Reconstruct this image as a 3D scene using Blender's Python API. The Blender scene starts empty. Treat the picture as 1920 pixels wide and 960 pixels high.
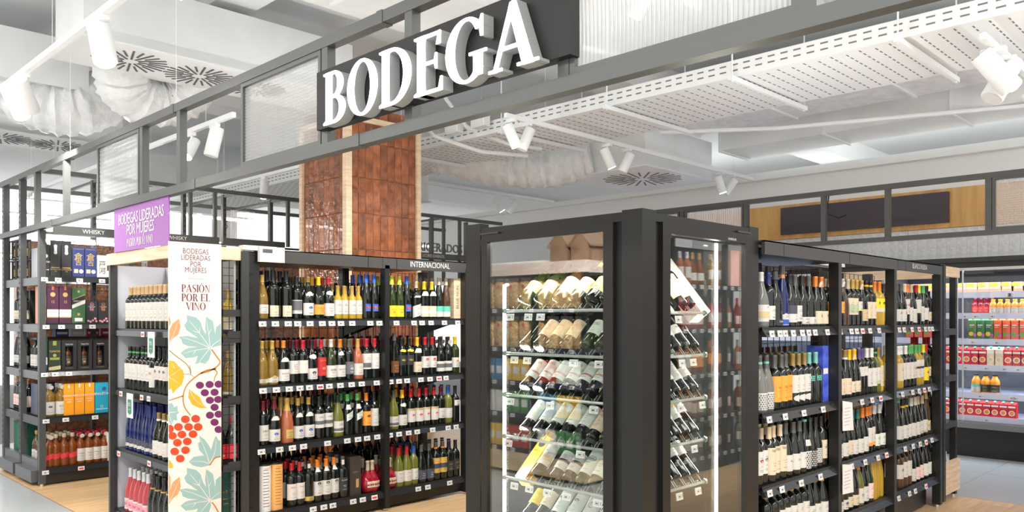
import bpy, math, random
from mathutils import Matrix, Vector
random.seed(7)
SC = bpy.context.scene
COL = SC.collection
# ---------------------------------------------------------------- camera
A = math.radians(44.7); CA, SA = math.cos(A), math.sin(A); F = 1505.0; EYE = 1.45; HOR = 595.0
cam = bpy.data.cameras.new('camera'); cam_o = bpy.data.objects.new('camera', cam); COL.objects.link(cam_o)
cam_o.location = (0, 0, EYE); cam_o.rotation_euler = (math.pi / 2, 0, A - math.pi / 2)
cam.sensor_width = 36; cam.lens = F / 1920 * 36; cam.shift_y = (HOR - 480) / 1920; cam.clip_start = .05
SC.camera = cam_o
# ---------------------------------------------------------------- world, exposure
w = bpy.data.worlds.new('world'); SC.world = w; w.use_nodes = True
w.node_tree.nodes['Background'].inputs[0].default_value = (.97, .975, .955, 1)
w.node_tree.nodes['Background'].inputs[1].default_value = 1.3
vs = SC.view_settings; vs.view_transform = 'Standard'; vs.look = 'None'; vs.gamma = 1; vs.use_curve_mapping = False
vs.exposure = .35
# added fill panels out of frame to brighten the room (housings built further down)
def area(name, loc, sx, sy, power, rot=(0, 0, 0), col=(1, .97, .93)):
    l = bpy.data.lights.new(name, 'AREA'); l.shape = 'RECTANGLE'; l.size = sx; l.size_y = sy; l.energy = power; l.color = col
    o = bpy.data.objects.new(name, l); o.location = loc; o.rotation_euler = rot; COL.objects.link(o); return o
FILL_PANELS = [(-1.2, 2.2, 3.9, .6, 5, 150), (.6, -1.6, 3.9, 5, .6, 150), (4.2, -.6, 3.9, 4, .5, 110), (-.9, 7.6, 3.9, .5, 5, 110)]
for x, y, z, sx, sy, p in FILL_PANELS: area('panel_light', (x, y, z), sx, sy, p)
# added unseen uplights on shelving and behind the wall, brightening the white ceiling
FILL_COVES = [(3.5, 5.45, 1.9, 1.7, .08, 15), (5.0, 2.55, 1.85, 2.2, .08, 15), (6.6, -.25, 2.28, 2.6, .08, 26), (.05, 5.7, 1.96, .08, 1.6, 13), (3.2, 8.3, 1.86, 1.0, .08, 8), (12.5, 5, 2.9, .08, 9, 50), (9.7, 4, 3.3, .06, 6, 9)]
for x, y, z, sx, sy, p in FILL_COVES: area('cove_light', (x, y, z + .03), sx, sy, p, (math.pi, 0, 0), (.98, 1, .98))
# ---------------------------------------------------------------- survey of the place: pixel (1920x960) to metres on a plane
def on_x(px, X):
    t = (px - 960) / F; return X * (SA - t * CA) / (CA + t * SA)
def on_y(px, Y):
    t = (px - 960) / F; return Y * (CA + t * SA) / (SA - t * CA)
def zz(py, X, Y): return EYE - (py - HOR) * (X * CA + Y * SA) / F
def on_z(px, py, Z):
    d = F * (EYE - Z) / (py - HOR); l = (px - 960) / F * d; return d * CA + l * SA, d * SA - l * CA
# ---------------------------------------------------------------- materials
def nmat(name):
    m = bpy.data.materials.new(name); m.use_nodes = True; return m, m.node_tree, m.node_tree.nodes['Principled BSDF']
MC = {}
def mat(col, rough=.5, metal=0, coat=0, emit=0, spec=.5, name=None, trans=0):
    k = (col, rough, metal, coat, emit, spec, trans)
    if k in MC: return MC[k]
    m, nt, b = nmat(name or 'paint')
    b.inputs['Base Color'].default_value = (*col, 1); b.inputs['Roughness'].default_value = rough
    b.inputs['Metallic'].default_value = metal; b.inputs['Coat Weight'].default_value = coat
    b.inputs['Specular IOR Level'].default_value = spec
    b.inputs['Transmission Weight'].default_value = trans
    if emit:
        b.inputs['Emission Color'].default_value = (*col, 1); b.inputs['Emission Strength'].default_value = emit
    MC[k] = m; return m
def noisy(name, c1, c2, scale=8, stretch=(1, 1, 1), rough=.5, bump=0, detail=4, metal=0, rand=0, coat=0, bscale=None, ramp=(.35, .65)):
    m, nt, b = nmat(name); N = nt.nodes; L = nt.links
    tc = N.new('ShaderNodeTexCoord'); mp = N.new('ShaderNodeMapping'); mp.inputs['Scale'].default_value = stretch
    L.new(tc.outputs['Object'], mp.inputs['Vector'])
    vec = mp.outputs['Vector']
    oi = N.new('ShaderNodeObjectInfo')
    if rand:
        ad = N.new('ShaderNodeVectorMath'); ad.operation = 'ADD'; sc = N.new('ShaderNodeVectorMath'); sc.operation = 'SCALE'
        sc.inputs[0].default_value = (17, 31, 23); L.new(oi.outputs['Random'], sc.inputs['Scale'])
        L.new(vec, ad.inputs[0]); L.new(sc.outputs[0], ad.inputs[1]); vec = ad.outputs[0]
    n = N.new('ShaderNodeTexNoise'); n.inputs['Scale'].default_value = scale; n.inputs['Detail'].default_value = detail
    L.new(vec, n.inputs['Vector'])
    r = N.new('ShaderNodeValToRGB'); r.color_ramp.elements[0].color = (*c1, 1); r.color_ramp.elements[1].color = (*c2, 1)
    r.color_ramp.elements[0].position = ramp[0]; r.color_ramp.elements[1].position = ramp[1]
    L.new(n.outputs['Fac'], r.inputs['Fac'])
    out = r.outputs['Color']
    if rand:
        hs = N.new('ShaderNodeHueSaturation'); mr = N.new('ShaderNodeMapRange')
        mr.inputs['To Min'].default_value = 1 - rand; mr.inputs['To Max'].default_value = 1 + rand
        L.new(oi.outputs['Random'], mr.inputs['Value']); L.new(mr.outputs[0], hs.inputs['Value']); L.new(out, hs.inputs['Color']); out = hs.outputs['Color']
    L.new(out, b.inputs['Base Color'])
    b.inputs['Roughness'].default_value = rough; b.inputs['Metallic'].default_value = metal; b.inputs['Coat Weight'].default_value = coat
    if bump:
        n2 = N.new('ShaderNodeTexNoise'); n2.inputs['Scale'].default_value = bscale or scale; n2.inputs['Detail'].default_value = 2
        L.new(vec, n2.inputs['Vector'])
        bp = N.new('ShaderNodeBump'); bp.inputs['Strength'].default_value = bump; bp.inputs['Distance'].default_value = .02
        L.new(n2.outputs['Fac'], bp.inputs['Height']); L.new(bp.outputs['Normal'], b.inputs['Normal'])
    return m
def glassy(name, f0, tint=(1, 1, 1), trl=0, haze=0):
    """thin pane: clear transmission plus Schlick reflection f0 + (1 - f0)(1 - cos)^5 per face"""
    m = bpy.data.materials.new(name); m.use_nodes = True; nt = m.node_tree; N = nt.nodes; L = nt.links; N.clear()
    o = N.new('ShaderNodeOutputMaterial'); t = N.new('ShaderNodeBsdfTransparent'); t.inputs[0].default_value = (*tint, 1)
    g = N.new('ShaderNodeBsdfGlossy'); g.inputs['Roughness'].default_value = haze
    lw = N.new('ShaderNodeLayerWeight'); lw.inputs['Blend'].default_value = .5
    pw = N.new('ShaderNodeMath'); pw.operation = 'POWER'; pw.inputs[1].default_value = 5; L.new(lw.outputs['Facing'], pw.inputs[0])
    ma = N.new('ShaderNodeMath'); ma.operation = 'MULTIPLY_ADD'; ma.inputs[1].default_value = 1 - f0; ma.inputs[2].default_value = f0; L.new(pw.outputs[0], ma.inputs[0])
    mx = N.new('ShaderNodeMixShader'); L.new(ma.outputs[0], mx.inputs[0]); L.new(g.outputs[0], mx.inputs[2])
    if trl:
        d = N.new('ShaderNodeBsdfTranslucent'); d.inputs[0].default_value = (.95, .96, .96, 1); df = N.new('ShaderNodeBsdfDiffuse'); df.inputs[0].default_value = (.62, .64, .64, 1)
        m1 = N.new('ShaderNodeMixShader'); m1.inputs[0].default_value = .5; L.new(d.outputs[0], m1.inputs[1]); L.new(df.outputs[0], m1.inputs[2])
        m2 = N.new('ShaderNodeMixShader'); m2.inputs[0].default_value = trl; L.new(t.outputs[0], m2.inputs[1]); L.new(m1.outputs[0], m2.inputs[2])
        L.new(m2.outputs[0], mx.inputs[1])
    else: L.new(t.outputs[0], mx.inputs[1])
    L.new(mx.outputs[0], o.inputs[0]); return m
BLACK = mat((.012, .012, .012), .38, name='black powder coat')
DGREY = mat((.038, .038, .037), .38, .0, name='dark grey steel')
FRAME = mat((.085, .088, .084), .42, .1, name='grey frame steel')
SATIN = mat((.013, .0125, .0115), .36, spec=.35, name='satin black fridge paint')
VOID = mat((.004, .004, .005), .6, name='black rubber')
WHITE = mat((.88, .89, .89), .55, name='white paint')
WHITE2 = mat((.84, .85, .85), .6, name='off white paint')
DUCT = noisy('white foil duct', (.78, .79, .79), (.9, .9, .9), 9, (1, 1, 1), .5, .9, 5, bscale=14)
GALV = noisy('galvanised duct', (.78, .8, .8), (.86, .87, .87), 2, rough=.45, bump=.1)
CEIL = noisy('painted ceiling slab', (.78, .8, .8), (.84, .86, .86), .8, rough=.8)
OAK = noisy('oak plank', (.52, .33, .16), (.68, .46, .255), 3, (1.2, 9, 1), .38, .04, 6, rand=.07, ramp=(.3, .7))
TERR = noisy('grey terrazzo', (.30, .325, .33), (.46, .485, .49), 90, rough=.3, detail=6, rand=.03)
PINE = noisy('pale pine', (.66, .47, .29), (.82, .64, .45), 5, (1, 1, 9), .5, .04, 5)
PLY = noisy('varnished plywood', (.62, .33, .09), (.78, .47, .17), 2.2, (6, 6, .8), .35, .0, 6)
TILE = noisy('glazed brown tile', (.19, .05, .013), (.36, .11, .034), 10, rough=.08, bump=.5, detail=3, rand=.28, coat=.5, bscale=22)
GROUT = mat((.36, .2, .12), .8, name='tile grout')
WTILE = noisy('glossy white wall tile', (.68, .7, .7), (.8, .81, .81), 20, rough=.08, bump=.5, bscale=16)
PANE = glassy('cabinet glass', .12, (.96, .98, .97))
ACRYL = glassy('clear acrylic', .06, (.90, .94, .91))
RIBG = glassy('ribbed glass', .06, trl=.5, haze=.15)
FRIDGEG = glassy('fridge door glass', .02)
LED = mat((1, .98, .95), emit=9, name='led tube')
LED2 = mat((1, .93, .78), emit=7, name='warm led strip')
SIGNLED = mat((1, 1, .99), emit=4.5, name='lit letter face')
PAPER = mat((.76, .75, .73), .6, name='white paper'); INK = mat((.02, .02, .02), .6, name='black ink')
TAGGREY = mat((.55, .55, .55), .4, name='tag display')
CHROME = mat((.75, .75, .74), .2, 1, name='chrome')
# ---------------------------------------------------------------- mesh building
class MB:
    def __init__(s): s.v = []; s.f = []; s.m = []
    def add(s, vs, fs, mi=0):
        n = len(s.v); s.v += [tuple(v) for v in vs]; s.f += [tuple(i + n for i in f) for f in fs]; s.m += [mi] * len(fs); return s
    def box(s, x0, x1, y0, y1, z0, z1, mi=0):
        return s.add([(x0, y0, z0), (x1, y0, z0), (x1, y1, z0), (x0, y1, z0), (x0, y0, z1), (x1, y0, z1), (x1, y1, z1), (x0, y1, z1)],
                     [(0, 3, 2, 1), (4, 5, 6, 7), (0, 1, 5, 4), (1, 2, 6, 5), (2, 3, 7, 6), (3, 0, 4, 7)], mi)
    def tube(s, pts, r, n=8, mi=0, caps=True):
        P = [Vector(p) for p in pts]; rings = []
        for i, p in enumerate(P):
            d = (P[min(i + 1, len(P) - 1)] - P[max(i - 1, 0)]).normalized()
            u = d.cross(Vector((0, 0, 1)));
            if u.length < .05: u = d.cross(Vector((0, 1, 0)))
            u.normalize(); v = d.cross(u); rr = r[i] if isinstance(r, (list, tuple)) else r
            rings.append([p + rr * (math.cos(2 * math.pi * k / n) * u + math.sin(2 * math.pi * k / n) * v) for k in range(n)])
        vs = [q for R in rings for q in R]; fs = []
        for i in range(len(P) - 1):
            for k in range(n):
                a = i * n + k; b = i * n + (k + 1) % n; fs.append((a, b, b + n, a + n))
        if caps: fs += [tuple(range(n))[::-1], tuple((len(P) - 1) * n + k for k in range(n))]
        return s.add(vs, fs, mi)
    def lathe(s, prof, n=20, mi=0, c=(0, 0)):
        vs = [(c[0] + r * math.cos(2 * math.pi * k / n), c[1] + r * math.sin(2 * math.pi * k / n), z) for r, z in prof for k in range(n)]
        fs = []
        for i in range(len(prof) - 1):
            for k in range(n):
                a = i * n + k; b = i * n + (k + 1) % n; fs.append((a, b, b + n, a + n))
        fs += [tuple(range(n))[::-1], tuple((len(prof) - 1) * n + k for k in range(n))]
        return s.add(vs, fs, mi)
    def prism(s, poly, f0, f1, mi=0):          # poly in 2D; f0/f1 map (x,y) to 3D on each face
        n = len(poly); vs = [f0(*p) for p in poly] + [f1(*p) for p in poly]
        return s.add(vs, [tuple(range(n)), tuple(range(2 * n - 1, n - 1, -1))] + [(i, (i + 1) % n + 0, (i + 1) % n + n, i + n)[::-1] for i in range(n)], mi)
    def bar(s, p, q, w, h=None, mi=0):
        h = h or w; p, q = Vector(p), Vector(q); d = (q - p).normalized(); u = d.cross(Vector((0, 0, 1)))
        if u.length < .05: u = Vector((1, 0, 0))
        u.normalize(); v = u.cross(d); c = []
        for e in (p, q):
            for a, b in ((-1, -1), (1, -1), (1, 1), (-1, 1)): c.append(e + u * a * w / 2 + v * b * h / 2)
        return s.add(c, [(0, 3, 2, 1), (4, 5, 6, 7), (0, 1, 5, 4), (1, 2, 6, 5), (2, 3, 7, 6), (3, 0, 4, 7)], mi)
    def mesh(s, name, mats, smooth=False):
        me = bpy.data.meshes.new(name); me.from_pydata(s.v, [], s.f)
        for m in (mats if isinstance(mats, (list, tuple)) else [mats]): me.materials.append(m)
        if any(s.m): me.polygons.foreach_set('material_index', s.m)
        if smooth:
            me.polygons.foreach_set('use_smooth', [True] * len(me.polygons))
            me.update()
            try: me.set_sharp_from_angle(angle=math.radians(40))
            except Exception: pass
        me.update(); return me
def link(name, me, parent=None, loc=None, rot=None):
    o = bpy.data.objects.new(name, me); COL.objects.link(o)
    if parent: o.parent = parent
    if loc: o.location = loc
    if rot: o.rotation_euler = rot
    return o
def obj(name, mb, m, parent=None, loc=None, smooth=False, rot=None): return link(name, mb.mesh(name, m, smooth), parent, loc, rot)
def tag(o, label=None, cat=None, group=None, kind=None):
    if label: o['label'] = label
    if cat: o['category'] = cat
    if group: o['group'] = group
    if kind: o['kind'] = kind
    return o
def thing(name, label, cat, loc=(0, 0, 0), group=None, rz=0):
    o = bpy.data.objects.new(name, None); COL.objects.link(o); o.empty_display_size = .05
    o.location = loc; o.rotation_euler = (0, 0, rz); return tag(o, label, cat, group)
def struct(name, mb, m, parent=None):
    o = obj(name, mb, m, parent)
    if not parent: o['kind'] = 'structure'
    return o
ORD = 'zeroth first second third fourth fifth sixth seventh eighth ninth tenth eleventh twelfth thirteenth fourteenth fifteenth sixteenth seventeenth eighteenth nineteenth twentieth'.split()
# ---------------------------------------------------------------- lettering (built-in font, turned to mesh)
def text_mesh(body, size, extrude=0, sx=1, mat_=None, align='CENTER', space=1.0):
    c = bpy.data.curves.new('lettering', 'FONT'); c.body = body; c.size = size; c.extrude = extrude; c.resolution_u = 2
    c.align_x = align; c.align_y = 'CENTER'; c.space_character = space
    o = bpy.data.objects.new('lettering', c); COL.objects.link(o)
    dg = bpy.context.evaluated_depsgraph_get(); me = bpy.data.meshes.new_from_object(o.evaluated_get(dg))
    bpy.data.objects.remove(o)
    for v in me.vertices: v.co.x *= sx
    me.materials.clear(); me.materials.append(mat_ or PAPER); return me
def front_text(body, size, x, y, z, parent=None, facing='-Y', name='lettering', **k):   # x,y,z = centre
    me = text_mesh(body, size, **k)
    rot = (math.pi / 2, 0, 0) if facing == '-Y' else (math.pi / 2, 0, -math.pi / 2)
    return link(name, me, parent, (x, y, z), rot)
# serif capitals drawn from strokes, unit cap height; every glyph = list of polygons + advance
def arc(cx, cy, rx, ry, tx, ty, a0, a1, n=26):
    """crescent stroke: polygons between an outer ellipse and an inner one"""
    out = []
    for i in range(n):
        q = []
        for a in (a0 + (a1 - a0) * i / n, a0 + (a1 - a0) * (i + 1) / n):
            r = math.radians(a); q.append(((cx + rx * math.cos(r), cy + ry * math.sin(r)), (cx + (rx - tx) * math.cos(r), cy + (ry - ty) * math.sin(r))))
        out.append((q[0][0], q[1][0], q[1][1], q[0][1]))
    return out
def R_(x0, x1, y0, y1): return [(x0, y0), (x1, y0), (x1, y1), (x0, y1)]
TN = .055; TK = .17
def serif(x, w_, y, up): # flat serif centred on a stem
    return [[(x - .07, y), (x + w_ + .07, y), (x + w_ + .07, y + .035 * up), (x + w_, y + .07 * up), (x, y + .07 * up), (x - .07, y + .035 * up)][::up]]
def stem(x, w_=TK, y0=0, y1=1, s=True):
    return [R_(x, x + w_, y0, y1)] + (serif(x, w_, 0, 1) + serif(x, w_, 1, -1) if s else [])
def tri(x, y, s=1, d=1): return [[(x, y), (x, y + .22 * s), (x - .035 * d, y + .22 * s), (x - .09 * d, y)]]
G = {
 'B': (stem(.07) + arc(.3, .745, .27, .255, .155, TN, -90, 90) + arc(.3, .27, .33, .27, .165, TN, -90, 90) + [R_(.1, .3, .945, 1), R_(.1, .31, .485, .54), R_(.1, .3, 0, .055)], .7),
 'O': (arc(.4, .5, .4, .52, .175, .05, 0, 360, 44), .86),
 'D': (stem(.07) + arc(.3, .5, .47, .5, .175, TN, -90, 90, 32) + [R_(.1, .3, .945, 1), R_(.1, .3, 0, .055)], .85),
 'E': (stem(.07) + [R_(.1, .58, .945, 1), R_(.1, .5, .485, .54), R_(.1, .62, 0, .055)] + tri(.58, .78) + tri(.62, 0, 1.05) + [[(.47, .38), (.5, .38), (.5, .65), (.47, .65), (.44, .53), (.44, .5)]], .7),
 'G': (arc(.42, .5, .42, .52, .18, .05, 38, 322, 40) + [R_(.57, .74, .06, .44), R_(.48, .82, .4, .445), [(.7, .66), (.745, .66), (.745, 1), (.715, 1), (.67, .88)]], .88),
 'A': ([[(.06, 0), (.13, 0), (.41, .84), (.38, 1)], [(.6, 0), (.79, 0), (.47, 1.03), (.38, 1.0), (.35, .92)], R_(.2, .62, .3, .355)] + [R_(-.02, .23, 0, .045), R_(.5, .87, 0, .045)], .86),
 'P': (stem(.07) + arc(.3, .725, .3, .275, .165, TN, -90, 90) + [R_(.1, .3, .945, 1), R_(.1, .3, .45, .505)], .64),
 'R': (stem(.07) + arc(.3, .735, .28, .265, .16, TN, -90, 90) + [R_(.1, .3, .945, 1), R_(.1, .3, .47, .525), [(.3, .5), (.45, .5), (.74, 0), (.54, 0)], R_(.54, .8, 0, .04)], .78),
 'S': (arc(.29, .735, .25, .28, .13, TN, 35, 250, 18) + arc(.3, .27, .27, .285, .15, TN, -145, 80, 18) + [[(.09, .6), (.24, .66), (.52, .38), (.42, .28)]], .62),
 'I': (stem(.07), .32),
 'N': ([R_(.1, .15, 0, 1), R_(.62, .67, 0, 1), [(.05, 1), (.23, 1), (.67, 0), (.6, 0)]] + [R_(0, .25, 0, .04), R_(.52, .77, .96, 1)], .8),
 'L': (stem(.07) + [R_(.1, .56, 0, .055)] + tri(.58, 0), .64),
 'V': ([[(.03, 1), (.22, 1), (.44, .12), (.38, 0)], [(.36, 0), (.42, 0), (.72, 1), (.66, 1)], R_(-.03, .3, .96, 1), R_(.56, .8, .96, 1)], .78),
 "'": ([[(.0, 1.06), (.08, 1.06), (.2, 1.25), (.08, 1.25)]], 0), ' ': ([], .3)}
def serif_polys(word):
    out = []; x = 0; n = []
    for ch in word:
        if ch == "'": gx = x - .55
        else: gx = x
        g = G[ch]; out.append((ch, [[(px + gx + (0 if isinstance(p, tuple) else .0013 * (i % 5)), py if isinstance(p, tuple) else .5 + (py - .5) * (1 - .004 * (i % 5))) for px, py in p] for i, p in enumerate(g[0])])); x += g[1]
    return out, x
# ================================================================ THE SETTING
fl = struct('floor', MB().box(-5, 24, -4, 20, -.12, -.014), mat((.25, .25, .25), .8, name='screed'))
pm = {}
def plank_mesh(l, w_, m, n):
    k = (round(l, 3), round(w_, 3), n)
    if k not in pm: pm[k] = MB().box(0, l, 0, w_, -.014, 0).mesh(n, m)
    return pm[k]
y = -.6; r = 0
while y < 9.4:                                   # oak planks under the wine department
    x = 1.96; first = (.9, 1.6, 1.25)[r % 3]
    while x < 7.17:
        l = min(first if x == 1.96 else 1.9, 7.18 - x); link('plank', plank_mesh(l - .0015, .1985, OAK, 'plank'), fl, (x, y, 0)); x += l
    y += .2; r += 1
for i in range(-3, 8):                            # polished terrazzo slabs around it
    for j in range(-2, 9): 
        if i < 1: link('tile', plank_mesh(1.196, 1.196, TERR, 'tile'), fl, (1.955 - 1.2 * (1 - i), -.6 + 1.2 * j, 0))
for j in range(-1, 9):
    for i in range(3): link('tile', plank_mesh(1.196, 1.196, TERR, 'tile'), fl, (7.185 + 1.2 * i, .32 + 1.2 * j - .6, 0))
for i in range(5): link('tile', plank_mesh(1.196, 1.196, TERR, 'tile'), fl, (1.96 + 1.2 * i, 9.41, 0))
ce = struct('ceiling', MB().box(-3, 24, -3, 20, 4.3, 4.5), CEIL)
for yy in (5.2, 9.2, 13.4): obj('beam', MB().box(-3, 24, yy, yy + .5, 3.98, 4.3), WHITE2, ce)
for xx in (3.0, 8.2): obj('beam', MB().box(xx, xx + .35, -3, 20, 4.08, 4.3), WHITE2, ce)
wr = struct('wall_right', MB().box(9.62, 9.8, -2, 16, 2.05, 3.2), WHITE)
obj('wall_cap', MB().box(9.5, 9.82, -2, 16, 3.2, 3.27), WHITE, wr)
pl = obj('plywood_fascia', MB().box(9.58, 9.62, .6, 7.2, 2.43, 2.86), PLY, wr)
t = MB(); n = 0
for i in range(88):
    yy = -1 + i * .1
    link('wall_tile', bpy.data.meshes.get('wall_tile') or MB().box(9.596, 9.62, 0, .0985, 2.07, 2.427).mesh('wall_tile', WTILE), wr, (0, yy, 0))
for yy in (2.75, 3.4, 4.05): pass
tag(obj('dark_fascia_board', MB().box(9.53, 9.58, 2.765, 4.69, 2.485, 2.82), mat((.06, .045, .06), .4, name='aubergine board')), 'blank dark aubergine board on the plywood fascia above the fridges', 'board')
# ---------------------------------------------------------------- portal frames
def pane(parent, X, y0, y1, z0, z1, ribs, kind='vertical'):
    f = MB(); b = .022
    f.box(X - .02, X + .02, y0, y0 + b, z0, z1).box(X - .02, X + .02, y1 - b, y1, z0, z1).box(X - .02, X + .02, y0 + b, y1 - b, z0, z0 + b).box(X - .02, X + .02, y0 + b, y1 - b, z1 - b, z1)
    fo = obj('pane_frame', f, FRAME, parent)
    g = MB(); n = ribs * 6; a, c = y0 + b, y1 - b
    if kind == 'vertical':
        vs = []
        for i in range(n + 1):
            q = a + (c - a) * i / n; h = .006 * abs(math.sin(math.pi * i / 6)); vs += [(X - .003 - h, q, z0 + b), (X - .003 - h, q, z1 - b)]
        g.add(vs, [(2 * i, 2 * i + 1, 2 * i + 3, 2 * i + 2) for i in range(n)])
    else:                                         # small square lenses
        nz = max(4, int((z1 - z0) / (y1 - y0) * ribs)); M = 3; nn = ribs * M; mz = nz * M; vs = []
        for i in range(nn + 1):
            for j in range(mz + 1):
                h = .0035 * (abs(math.sin(math.pi * i / M)) + abs(math.sin(math.pi * j / M))) + (.002 * random.random() if kind == 'rough' else 0)
                vs.append((X - .003 - h, a + (c - a) * i / nn, z0 + b + (z1 - z0 - 2 * b) * j / mz))
        g.add(vs, [(i * (mz + 1) + j, i * (mz + 1) + j + 1, (i + 1) * (mz + 1) + j + 1, (i + 1) * (mz + 1) + j) for i in range(nn) for j in range(mz)])
    obj('ribbed_pane', g, RIBG, fo, smooth=True)
def sleeve(X, y, z): return MB().box(X - .028, X + .028, y - .02, y + .02, z - .028, z + .028)
pf = thing('portal_frame', 'long grey steel portal frame carrying the white BODEGA sign and ribbed panes', 'frame', (2.04, 0, 0))
def under(parent, o):
    o.parent = parent; o.matrix_parent_inverse = Matrix.Translation(-parent.location); return o
PX = 2.04
b_ = under(pf, obj('beam', MB().box(PX - .025, PX + .025, -.6, 8.93, 2.692, 2.742), FRAME))
b_ = under(pf, obj('beam', MB().box(PX - .025, PX + .025, -.6, 8.93, 2.2, 2.25), FRAME))
for yy in (4.9, 2.78, 6.9): under(pf, obj('sleeve', sleeve(PX, yy, 2.717), FRAME))
for yy in (4.6, 2.95, 7.3): under(pf, obj('sleeve', sleeve(PX, yy, 2.225), FRAME))
posts = [70.5, 125, 270.5, 341, 616, 773.5, 1064, 1521]
for px in posts:
    yy = on_x(px, PX); lo = 2.25 if px > 71 else 0
    under(pf, obj('post', MB().box(PX - .022, PX + .022, yy - .024, yy + .024, 2.25, 2.692), FRAME))
for i, (p0, p1, k, nr) in enumerate([(187, 266, 'rough', 24), (458, 608, 'lens', 44), (1075, 1505, 'vertical', 46)]):
    e = bpy.data.objects.new('glazed_panel', None); COL.objects.link(e); under(pf, e)
    pane(e, PX, on_x(p1, PX), on_x(p0, PX), 2.25, 2.692, nr, k)
for yy in (6.9, 4.9, 2.6, 1.2): under(pf, obj('hanging_wire', MB().tube([(PX, yy, 2.742), (PX, yy, 4.3)], .0015, 5), WHITE))
pf2 = thing('portal_frame', 'grey steel portal frame across the far side before the plywood fascia', 'frame', (8.15, 0, 0))
QX = 8.15
under(pf2, obj('beam', MB().box(QX - .025, QX + .025, .2, 6.6, 2.7, 2.75), FRAME)); under(pf2, obj('beam', MB().box(QX - .025, QX + .025, .2, 6.6, 2.19, 2.235), FRAME))
for px in (1205, 1280, 1400, 1545, 1665, 1854):
    yy = on_x(px, QX); under(pf2, obj('post', MB().box(QX - .022, QX + .022, yy - .025, yy + .025, 2.235, 2.7), FRAME))
for p0, p1, k, nr in [(1209, 1275, 'vertical', 20), (1285, 1395, 'vertical', 30), (1862, 1990, 'rough', 24)]:
    e = bpy.data.objects.new('glazed_panel', None); COL.objects.link(e); under(pf2, e)
    pane(e, QX, on_x(p1, QX), on_x(p0, QX), 2.235, 2.7, nr, k)
under(pf2, obj('cable', MB().tube([(QX + .03, 3.5, 2.7), (QX + .03, 3.52, 2.52), (QX + .08, 3.42, 2.47), (QX + .12, 3.36, 2.5)], .008), VOID))
# ---------------------------------------------------------------- BODEGA sign
sg = thing('illuminated_sign', 'black sign box with glowing white serif letters reading BODEGA', 'sign', (2.0, 2.5, 2.33))
SX = 1.985; y_l = on_x(594, SX); y_r = on_x(1069, SX); z0 = zz(245, SX, y_l); z1 = zz(137, SX, y_l)
under(sg, obj('sign_board', MB().box(SX, SX + .05, y_r, y_l, z0, z1), mat((.014, .013, .013), .5, spec=.3, name='black sign face')))
LX = 1.927; ya = on_x(606, LX); yb = on_x(1005, LX); polys, adv = serif_polys('BODEGA')
hz0 = zz(236, LX, ya); hz1 = zz(140, LX, ya); cap = hz1 - hz0
kx = (ya - yb) / (adv - .02)
SIDE = mat((.33, .34, .33), .5, name='letter return')
for ch, ps in polys:
    f_, s_ = MB(), MB()
    for p in ps:
        s_.prism(p, lambda x, y: (LX + .006, ya - x * kx, hz0 + y * cap), lambda x, y: (SX - .002, ya - x * kx, hz0 + y * cap))
        f_.prism(p, lambda x, y: (LX, ya - x * kx, hz0 + y * cap), lambda x, y: (LX + .005, ya - x * kx, hz0 + y * cap))
    lt = under(sg, obj('letter', s_, SIDE)); obj('letter_face', f_, SIGNLED, lt)
# ---------------------------------------------------------------- tiled column
CX, CY = 4.162, 6.25; CW, CD, CH = 5.01 - 4.162, .80, 3.27
tc = struct('trim_1', MB().box(CX + .02, CX + CW - .02, CY + .02, CY + CD, 0, CH - .01), GROUT); tc.name = 'tiled_column'
tc['kind'] = 'structure'
for nm, b in [('corner_trim', (CX - .012, CX + .05, CY - .012, CY + .05)), ('corner_trim', (CX + CW - .035, CX + CW + .012, CY - .012, CY + .05)), ('corner_trim', (CX - .012, CX + .05, CY + CD - .04, CY + CD + .01))]:
    obj(nm, MB().box(b[0], b[1], b[2], b[3], 0, CH), PINE, tc)
obj('top_trim', MB().box(CX - .014, CX + CW + .014, CY - .014, CY + CD, CH, CH + .05), PINE, tc)
def tile_mesh(w_, h, axis):
    mb = MB(); b = .004
    if axis == 'y': v = [(0, 0, 0), (w_, 0, 0), (w_, 0, h), (0, 0, h), (b, -.006, b), (w_ - b, -.006, b), (w_ - b, -.006, h - b), (b, -.006, h - b)]
    else: v = [(0, w_, 0), (0, 0, 0), (0, 0, h), (0, w_, h), (-.006, w_ - b, b), (-.006, b, b), (-.006, b, h - b), (-.006, w_ - b, h - b)]
    return mb.add(v, [(4, 5, 6, 7), (0, 1, 5, 4), (1, 2, 6, 5), (2, 3, 7, 6), (3, 0, 4, 7)]).mesh('tile', TILE)
wy = (CW - .085) / 9; wx = (CD - .09) / 8; th = .335
ty, tx = tile_mesh(wy - .003, th - .004, 'y'), tile_mesh(wx - .003, th - .004, 'x')
for rr in range(10):
    zb = 3.09 - th * rr if rr else 3.09
    zb = 3.09 - th * rr
    if zb < -.05: break
    for i in range(9): link('tile', ty, tc, (CX + .05 + i * wy, CY + .018, max(zb, 0) - 0), (random.uniform(-.006, .006), 0, random.uniform(-.012, .012)))
    for i in range(8): link('tile', tx, tc, (CX + .018, CY + .05 + i * wx, max(zb, 0)), (0, random.uniform(-.006, .006), random.uniform(-.012, .012)))
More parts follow.
